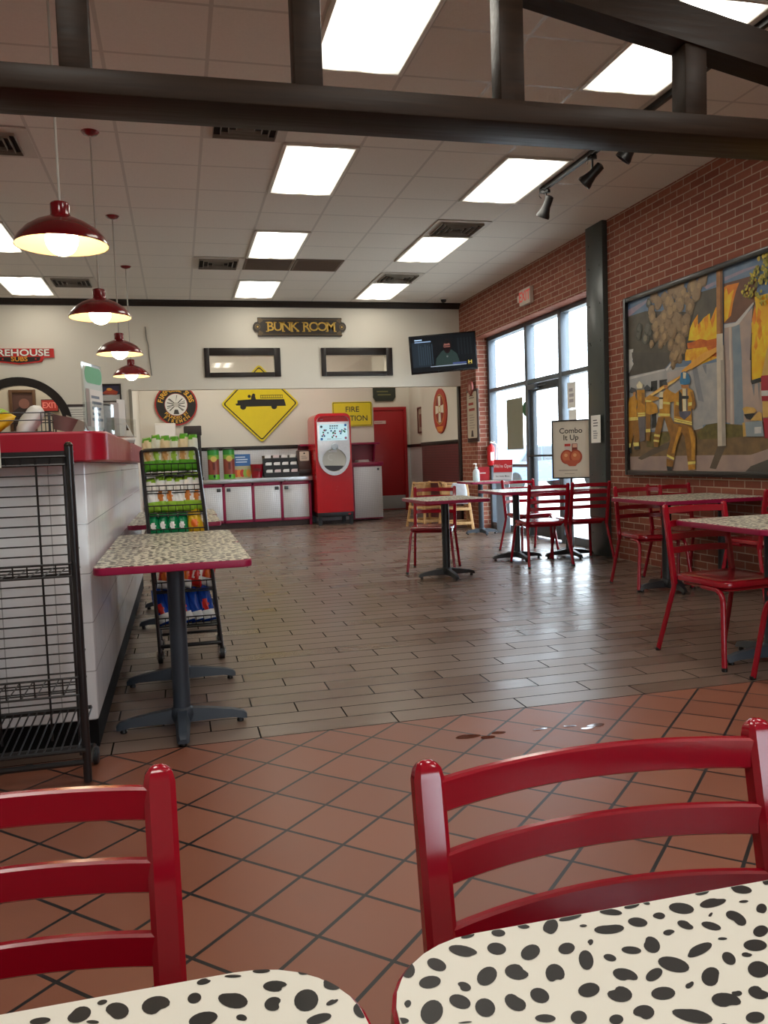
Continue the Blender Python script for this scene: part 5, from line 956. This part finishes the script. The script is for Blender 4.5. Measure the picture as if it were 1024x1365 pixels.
t = thing('napkin_dispenser', 'brown napkin dispenser with a white card beside the condiment rack', 'dispenser', (2.225, 14.98, ZC)); MB().box(-.115, .115, -.12, .12, 0, .47, None, .02).build('body', t, M('#4c3833', .4)); MB().box(-.12, .12, -.16, -.1, .03, .12, None, .02).build('napkin_slot', t, M('#2c2220', .4)); a = Art(.1205); a.poly(rrect(.17, .17, .015, 3, 0, .36), M('#d9cfbf', .6)); a.disc(0, .41, .015, INK); a.lines(-.06, .06, .30, .37, 3, M('#8a8078', .6)); a.build('card', t)
t = thing('tea_brewer', 'tall dark brewer tower at the left end of the steel top', 'brewer', (.28, 15.0, ZC)); b = MB(); b.box(-.15, .15, -.2, .25, .78, .95, None, .015); b.box(-.14, .14, .05, .25, 0, .78, None, .01); b.box(-.15, .15, -.2, .25, 0, .05, None, .01); b.build('tower', t, M('#2e2624', .4)); MB().lathe([(.09, .56), (.11, .60), (.115, .76), (.115, .78)], None, 20, (0, -.06, 0)).build('brew_basket', t, M('#191616', .4)); MB().lathe([(.10, .052), (.105, .1), (.105, .4), (.08, .46), (.08, .48)], None, 22, (0, -.06, 0)).build('server', t, STEEL)
t = thing('cup_dispenser', 'translucent white paper box beside the round emblem behind the snack rack', 'box', (-.18, 15.05, ZC)); MB().box(-.175, .175, -.12, .12, 0, 1.01, None, .01).build('box', t, M('#ddd6cc', .5)); MB().box(-.17, .17, -.125, -.12, .62, .98).build('front_window', t, M('#e9e4dc', .4))

# ------------------------------------------------------------------ brick wall: mural, exit sign, plaque, notices
def mural():
    t = thing('mural_painting', 'large framed painting of firefighters hosing a burning building on the brick wall', 'painting', (XR-.002, 7.72, .903), R90); W_, H_ = 2.72, 1.80
    b = MB()
    for q in ((0, .05, 0, H_), (W_-.05, W_, 0, H_), (.05, W_-.05, 0, .05), (.05, W_-.05, H_-.05, H_)): b.box(q[0], q[1], -.05, 0, q[2], q[3], None, .008)
    b.build('frame', t, M('#1a1715', .3, coat=.2))
    PAL = {'sky': ('#6f8296', '#566f8c', 5), 'pink': ('#9a8592', '#7c8296', 9), 'roof': ('#5a554b', '#47443d', 5), 'roofred': ('#74503c', '#5f4236', 6), 'house': ('#a9a8a4', '#959698', 6), 'lowroof': ('#54504a', '#45423d', 5),
           'white': ('#c4c2bc', '#b1b0ac', 9), 'wallpale': ('#b3a9a2', '#a39c98', 6), 'black': ('#2a2d2d', '#1f2223', 9), 'house2': ('#a3a19c', '#8f9092', 9), 'streak': ('#74787c', '#83868a', 9), 'pinkwall': ('#b09a8a', '#978a86', 5), 'bluestrip': ('#7f8c94', '#6f808c', 8),
           'palestrip': ('#c0b4a6', '#b3a79c', 8), 'darkedge': ('#4a4038', '#3a332e', 8), 'flameY': ('#f4c52a', '#e8a31c', 14), 'flameO': ('#e89a22', '#c9741c', 16), 'ember': ('#b3521c', '#c96f20', 14), 'flameG': ('#eeb42c', '#cf8420', 20), 'flameR': ('#c9671c', '#e39022', 10), 'flameB': ('#f0bd24', '#d99a1c', 8),
           'dirt': ('#7a6242', '#65523a', 12), 'olive': ('#6a6030', '#544c28', 20), 'road': ('#a08a7e', '#8f7c76', 5), 'kerb': ('#55504a', '#48443f', 6), 'shade': ('#5d5142', '#55493c', 8), 'poleB': ('#b07c48', '#8f6136', 9), 'poleD': ('#7c5430', '#6b4829', 9), 'poleL': ('#c6bba8', '#b3a896', 7), 'poleG': ('#958c80', '#a39a8c', 7),
           'jet': ('#dba648', '#cf9238', 10), 'jetL': ('#ecca86', '#e0b45f', 10), 'dumpster': ('#7f8c92', '#8b9496', 6), 'tan': ('#cba860', '#b8924c', 9), 'red': ('#a82b3a', '#8f2230', 7), 'coat': ('#c48f30', '#a87624', 18), 'coatD': ('#96692a', '#7d5622', 18), 'lime': ('#ddd07a', '#c9b95a', 14), 'helmD': ('#353c40', '#444c52', 12),
           'skin': ('#b87f48', '#a06c3c', 12), 'grey': ('#5a5558', '#6b6668', 10), 'cream': ('#ded4b4', '#cbbf9c', 12), 'blue': ('#2f6a90', '#3f7ea6', 12), 'strap': ('#4a4a5c', '#5d5c6c', 14)}
    CL = {}
    def c(k):
        if k not in CL: CL[k] = cloudy('painted_'+k, *[tuple(min(.88, v*1.22) for v in lin(h)) for h in PAL[k][:2]], PAL[k][2], .4)
        return CL[k]
    a = Art(.012, .00003); X0, X1, Z0, Z1 = .042, W_-.042, .042, H_-.042; R_ = random.Random(9)
    def clip(q): return [(min(X1, max(X0, x)), min(Z1, max(Z0, z))) for x, z in q]
    def P(k, q): a.poly(clip(q), c(k))
    def puff(x, z, r, k, n=13): f = [R_.uniform(.86, 1.12) for _ in range(n)]; P(k, [(x+r*f[i]*math.cos(2*PI*i/n), z+r*f[i]*math.sin(2*PI*i/n)) for i in range(n)])
    P('sky', [(X0, Z0), (X1, Z0), (X1, Z1), (X0, Z1)]); P('pinkwall', [(2.0, .3), (X1, .3), (X1, 1.2), (2.0, 1.2)]); P('flameB', [(2.0, .75), (X1, .75), (X1, 1.45), (2.0, 1.4)]); P('dirt', [(1.9, Z0), (X1, Z0), (X1, .45), (1.9, .45)])
    PAL.update({'s0': ('#7f6c54', '#72604b', 20), 's1': ('#957e60', '#867056', 20), 's2': ('#a68b66', '#98805c', 14), 'g0': ('#4b4b42', '#3f403a', 20), 'g1': ('#63625a', '#55554e', 20), 'g2': ('#827a6b', '#74705f', 20), 'lf0': ('#7a7430', '#66622a', 20), 'lf1': ('#a39a34', '#8d8730', 20), 'lf2': ('#c9b23a', '#b09c34', 20)})
    crew = [i for i, q in enumerate(MURAL) if q[0] == 'jet'][0]
    def smoke():
        S = sorted(SMOKE, key=lambda q: q[1])
        for x, z, r in S: puff(x, z, r*1.5, 'g0' if x < .5 else 's0')
        for x, z, r in S: puff(x+r*.1, z+r*.1, r*1.25, 'g1' if x < .46 else 's1')
        for x, z, r in sorted(SMOKE, key=lambda q: -q[1]):
            k = 'g' if x < .46 else 's'
            if R_.random() < .6: puff(x-r*.4, z-r*.5, r*.55, k+'0', 10)
            puff(x+r*.05, z+r*.1, r*.85, k+'1')
            if R_.random() < .5: puff(x+r*.15, z+r*.18, r*.72, k+'2', 15)
    for i, (k, q) in enumerate(MURAL):
        if k == 'poleB': smoke()
        P(k, q)
        if k == 'black' and i > 40 and i < 60: 
            for _ in range(34): x, z, s_ = R_.uniform(1.93, 2.62), R_.uniform(.75, 1.3), R_.uniform(.03, .09); P(R_.choice(['flameY', 'flameO', 'flameR', 'flameB', 'flameB']), [(x-s_*.35, z), (x, z-s_*.5), (x+s_*.35, z), (x+s_*.1, z+s_*1.5)])
    for x, z, r in LEAFY+[(x+.32, z, r) for x, z, r in LEAFY]+[(x+.15, z+.12, r) for x, z, r in LEAFY]:
        for _ in range(9): puff(x+R_.gauss(0, r*.5), z+R_.gauss(0, r*.5), r*R_.uniform(.2, .42), R_.choice(['lf0', 'lf0', 'lf1', 'lf1', 'lf2']), 7)
    a.build('canvas', t)
mural()
t = thing('exit_sign', 'small exit sign mounted on the brick above the storefront', 'exit sign', (XR-.001, 10.15, 3.20), R90); MB().box(-.17, .17, -.055, 0, -.105, .105, None, .01).build('housing', t, M('#c9bcae', .5)); a = Art(.0555); a.text('EXIT', 0, 0, .125, M('#d4574f', .5, estr=.25), .03, .95); a.build('lettering', t); b = MB(); b.box(-.25, -.17, -.05, -.01, -.04, .05, None, .01); b.build('side_lamp', t, M('#c9bcae', .5))
t = thing('scroll_plaque', 'tall cream story plaque with a red crest hung on the brick by the storefront', 'plaque', (XR-.001, 12.30, 1.78), R90); MB().box(-.24, .24, -.03, 0, -.42, .40, None, .008).build('backing_board', t, M('#3b2620', .5)); a = Art(.0305); a.poly(rrect(.42, .72, .03, 4, 0, .0), M('#d3c5b0', .6)); a.lines(-.13, .13, .25, .32, 2, M('#5a4238', .6)); a.lines(-.15, .15, .04, .22, 2, M('#a9483c', .6), .45); a.lines(-.13, .13, -.22, .02, 6, M('#a9988a', .6)); a.poly([(-.06, -.34), (.06, -.34), (.03, -.24), (-.03, -.24)], M('#4a3a33', .6)); a.build('parchment', t)
b = MB(); b.prism(arc(0, .44, .10, 0, 180, 10)+[(-.10, .38), (0, .30), (.10, .38)], -.06, -.03, None, 'y'); b.build('crest', t, M('#9a4a40', .5)); a = Art(.0605); a.disc(0, .43, .05, M('#c9a090', .5)); a.build('crest_badge', t)
t = thing('fire_extinguisher', 'red fire extinguisher hung on the brick jamb beside the storefront', 'extinguisher', (4.715, 12.035, .98)); MB().lathe([(.04, 0), (.058, .012), (.06, .03), (.06, .27), (.045, .31), (.02, .325), (.02, .34)], None, 22).build('cylinder', t, M('#c1161f', .3)); b = MB(); b.box(-.012, .012, -.09, .02, .34, .352, None, .003); b.box(-.012, .012, -.10, .02, .375, .387, None, .003, Matrix.Rotation(.12, 4, 'X')); b.lathe([(.018, .335), (.018, .375)], None, 12); b.build('lever', t, M('#d8dadb', .35, .4)); MB().tube(bend([(.02, 0, .355), (.09, -.01, .34), (.085, -.01, .2), (.07, -.02, .08)], .04), .009, None, 8).build('hose', t, M('#cfd1d2', .4)); MB().box(-.02, .02, .06, .09, .05, .3).build('bracket', t, M('#a9abab', .4, .6)); a = Art(.0615); a.rect(-.03, .03, .08, .21, PAPER); a.build('label_plate', t)
a = Art(.001); a.prism([(-.105, -.15), (.105, -.15), (.105, .15), (-.105, .15)], -.0015, 0, PAPER, 'y'); a.d = .0016; a.lines(-.06, .06, .02, .11, 3, M('#55565a', .6), .35); a.lines(-.06, .05, -.11, -.01, 4, M('#a9aaac', .6), .6); o = a.build('notice', None, None, (4.458, 8.24, 1.40), R90); tag(o, 'white paper notice taped to the black steel column', 'notice')
def gl(label, y, z, w_, h_, mat, name='notice', paint=None):
    a = Art(.001); a.prism([(-w_/2, -h_/2), (w_/2, -h_/2), (w_/2, h_/2), (-w_/2, h_/2)], -.0015, 0, mat, 'y'); a.d = .0016
    if paint: paint(a)
    o = a.build(name, None, None, (XG-.0065, y, z), R90); return tag(o, label, 'poster')
gl('plain tan poster taped inside the glass of the far storefront bay', 11.26, 1.585, .60, .74, M('#8f8f7c', .6), 'poster'); 
gl('white paper notice on the glass right of the door, upper of two', 9.46, 1.86, .22, .32, PAPER, paint=lambda a: a.lines(-.07, .07, -.1, .1, 3, M('#b9b2b6', .6), .6)); gl('white paper notice on the glass right of the door, lower of two', 9.44, 1.60, .20, .16, PAPER)
b = MB().prism([(.10*math.cos(2*PI*k/28), .10*math.sin(2*PI*k/28)) for k in range(28)], -.0015, 0, M('#2f6b46', .5), 'y'); o = b.build('round_sticker', None, None, (XG-.0065, 10.87, 1.78), R90); tag(o, 'round green sticker on the glass beside the door', 'sticker')
# stands
t = thing('poster_stand', 'framed Combo It Up poster on a black floor stand by the storefront', 'poster stand', (4.50, 8.92, 0), math.radians(-38)); MB().lathe([(.15, 0), (.15, .012), (.03, .02), (.014, .03), (.014, .86)], None, 22).build('stand', t, BLACK); b = MB(); x, z0, z1 = .225, .845, 1.535
for q in ((-x, -x+.016, z0, z1), (x-.016, x, z0, z1), (-x+.016, x-.016, z0, z0+.016), (-x+.016, x-.016, z1-.016, z1)): b.box(q[0], q[1], -.014, .014, q[2], q[3], None, .003)
b.build('frame', t, BLACK); a = Art(.003); a.prism([(-.212, .858), (.212, .858), (.212, 1.522), (-.212, 1.522)], -.004, .004, M('#d4cbb9', .55), 'y'); a.d = .0045; DK = M('#2d2722', .5)
a.text('Combo', 0, 1.405, .062, DK, .012); a.text('It Up', 0, 1.325, .062, DK, .012); a.rect(-.075, -.005, 1.165, 1.255, M('#c9b9b0', .5)); a.rect(-.075, -.005, 1.225, 1.255, M('#c0342c', .5)); a.rect(.01, .075, 1.12, 1.255, M('#7d3428', .5)); a.rect(.02, .07, 1.21, 1.25, M('#d8a890', .5))
for cx in (-.05, .055): a.disc(cx, 1.10, .075, M('#a5432a', .5), .085); a.disc(cx, 1.105, .055, M('#c56a42', .5), .062); a.disc(cx-.01, 1.12, .02, M('#dba070', .5))
a.poly([(-.1, 1.06), (.11, 1.06), (.05, .99), (-.02, .99)], M('#b4553a', .5)); a.lines(-.15, .15, .93, .955, 1, M('#a99f90', .6), .5); a.lines(-.08, .08, .895, .91, 1, M('#a99f90', .6), .5); a.build('poster', t)
t = thing('open_sign_stand', "red We're Open sign board on a grey pedestal behind the far table", 'sign', (4.61, 11.33, 0), math.radians(-40)); MB().box(-.10, .10, -.01, .02, .0, .74).build('pedestal', t, M('#8d97a3', .5)); T = Matrix.Translation((0, 0, .74)) @ Matrix.Rotation(math.radians(-12), 4, 'X')
MB().box(-.145, .145, -.015, .015, 0, .34, None, .01, T).build('board', t, M('#a8adb5', .5)); a = Art(.016); a.rect(-.142, .142, .15, .337, M('#c8202c', .4)); a.text("We're Open", 0, .24, .05, M('#f3e4e2', .4), .008, .8); a.rect(-.142, .142, .04, .14, M('#d8dade', .5)); a.text('See Inside Menu', 0, .09, .026, M('#3a3c40', .5), .004, .86)
for i in range(len(a.v)): a.v[i] = tuple(T @ Vector(a.v[i]))
a.build('lettering', t)
t = thing('red_card', 'small red card standing beside the sanitizer bottle', 'card', (4.37, 11.46, .776), math.radians(-20)); MB().box(-.08, .08, -.004, .004, 0, .20, None).build('board', t, M('#b5202c', .4)); a = Art(.0045); a.lines(-.06, .06, .09, .13, 1, M('#ecd9d6', .4), .4); a.build('print', t)
t = thing('sanitizer_bottle', 'clear pump bottle of sanitizer on the far table', 'bottle', (4.16, 11.22, .776)); MB().lathe([(.045, 0), (.05, .01), (.05, .13), (.038, .165), (.016, .18), (.016, .195)], None, 20).build('bottle', t, M('#cfdde2', .15)); b = MB(); b.lathe([(.02, .19), (.02, .21), (.007, .213), (.007, .245)], None, 14); b.box(-.045, .012, -.008, .008, .245, .26, None, .004); b.build('pump', t, WHITE)
# stacked wooden high chairs
def highchair(label, loc, rz):
    t = thing('wooden_high_chair', label, 'high chair', loc, rz, 'wooden high chairs'); b = MB()
    for x in (-1, 1):
        for y in (-1, 1): b = MB(); b.tube([(x*.24, y*.25, 0), (x*.16, y*.13, .74)], 1, None, rect=(.045, .03)); b.build('leg', t, PINE)
    b = MB()
    for z, k in ((.08, .94), (.30, .72)):
        w_, d_ = .16+.08*k, .13+.12*k
        for y in (-1, 1): b.box(-w_, w_, y*d_-.011, y*d_+.011, z, z+.045, None, .004)
        for x in (-1, 1): b.box(x*w_-.011, x*w_+.011, -d_, d_, z, z+.045, None, .004)
    b.build('stretcher', t, PINE); MB().box(-.19, .19, -.17, .15, .48, .50, None, .006).build('seat', t, PINE); b = MB()
    b.tube(bend([(-.18, -.2, .72), (-.18, .16, .72), (.18, .16, .72), (.18, -.2, .72)], .08, 5), 1, None, rect=(.045, .022), upv=(0, 0, 1)); b.build('arm_rail', t, PINE); MB().box(-.155, .155, .135, .15, .50, .70, None, .006).build('back_panel', t, PINE); return t
highchair('wooden high chair standing against the brick wall by the alcove', (4.22, 12.36, 0), math.radians(-12)); highchair('second wooden high chair, half hidden behind the first by the alcove', (3.98, 13.1, 0), math.radians(20))
o = fuse(bag_proto('plastic_wrap', .30, .34, .05, M('#c9cbd0', .18), M('#c9cbd0', .18), seed=300)); o.location = (4.20, 12.14, .40); o.rotation_euler = (.18, 0, -.2); tag(o, 'crumpled clear plastic wrap hanging on the front wooden high chair', 'plastic wrap')
# small debris and spills
def blob(cx, cy, L_, s, seed): 
    r = random.Random(seed); n = 18; f = [r.uniform(.6, 1.25) for _ in range(n)]; f = [(f[i-1]+f[i]+f[(i+1) % n])/3 for i in range(n)]; return [(cx+L_*f[k]*math.cos(2*PI*k/n), cy+s*f[k]*math.sin(2*PI*k/n)) for k in range(n)]
b = MB(); WET = M('#5d3226', .06, spec=.8)
for k, (x, y, L_, s) in enumerate(SPILLXY): b.prism(blob(x, y, L_, s, k), .0006, .0016, None, 'z')
tag(b.build('water_spill', None, WET), 'wet spilled droplets on the red floor tiles', 'spill', None, 'stuff')

# ------------------------------------------------------------------ car park outside
def car(label, loc, rz, hexc):
    t = thing('car', label, 'car', loc, rz, 'parked cars'); body = [(-2.1, .35), (-2.15, .7), (-1.9, .86), (-1.2, .93), (-.6, 1.38), (.75, 1.42), (1.35, .98), (2.05, .9), (2.15, .6), (2.1, .35)]
    MB().prism(body, -.86, .86, None, 'y').build('body', t, M(hexc, .25, coat=.5)); b = MB()
    for s_ in (-1, 1): b.prism([(-1.05, .95), (-.55, 1.32), (.05, 1.35), (.05, .95)], s_*.862, s_*.868, None, 'y'); b.prism([(.12, .95), (.12, 1.35), (.7, 1.35), (1.15, .97)], s_*.862, s_*.868, None, 'y')
    b.build('side_window', t, M('#39464f', .08))
    for x in (-1.35, 1.35):
        for s_ in (-1, 1):
            T = Matrix.Translation((x, s_*.8, .33)) @ Matrix.Rotation(PI/2, 4, 'X'); b = MB(); b.lathe([(.2, -.1), (.32, -.1), (.33, -.06), (.33, .06), (.32, .1), (.2, .1)], M('#1b1c1e', .7), 24, T=T); b.lathe([(.001, -.09), (.2, -.09), (.2, .09), (.001, .09)], M('#a9adb2', .3, .6), 20, T=T); b.build('wheel', t)
car('blue car parked outside beyond the far storefront bay', (9.6, 22.6, -.04), .6, '#5f7fa6'); car('silver car parked outside behind the storefront door', (14.5, 27.0, -.04), .5, '#aab4bc'); car('pale grey car parked outside beyond the right storefront bay', (13.4, 19.4, -.04), .5, '#8b9aa6')
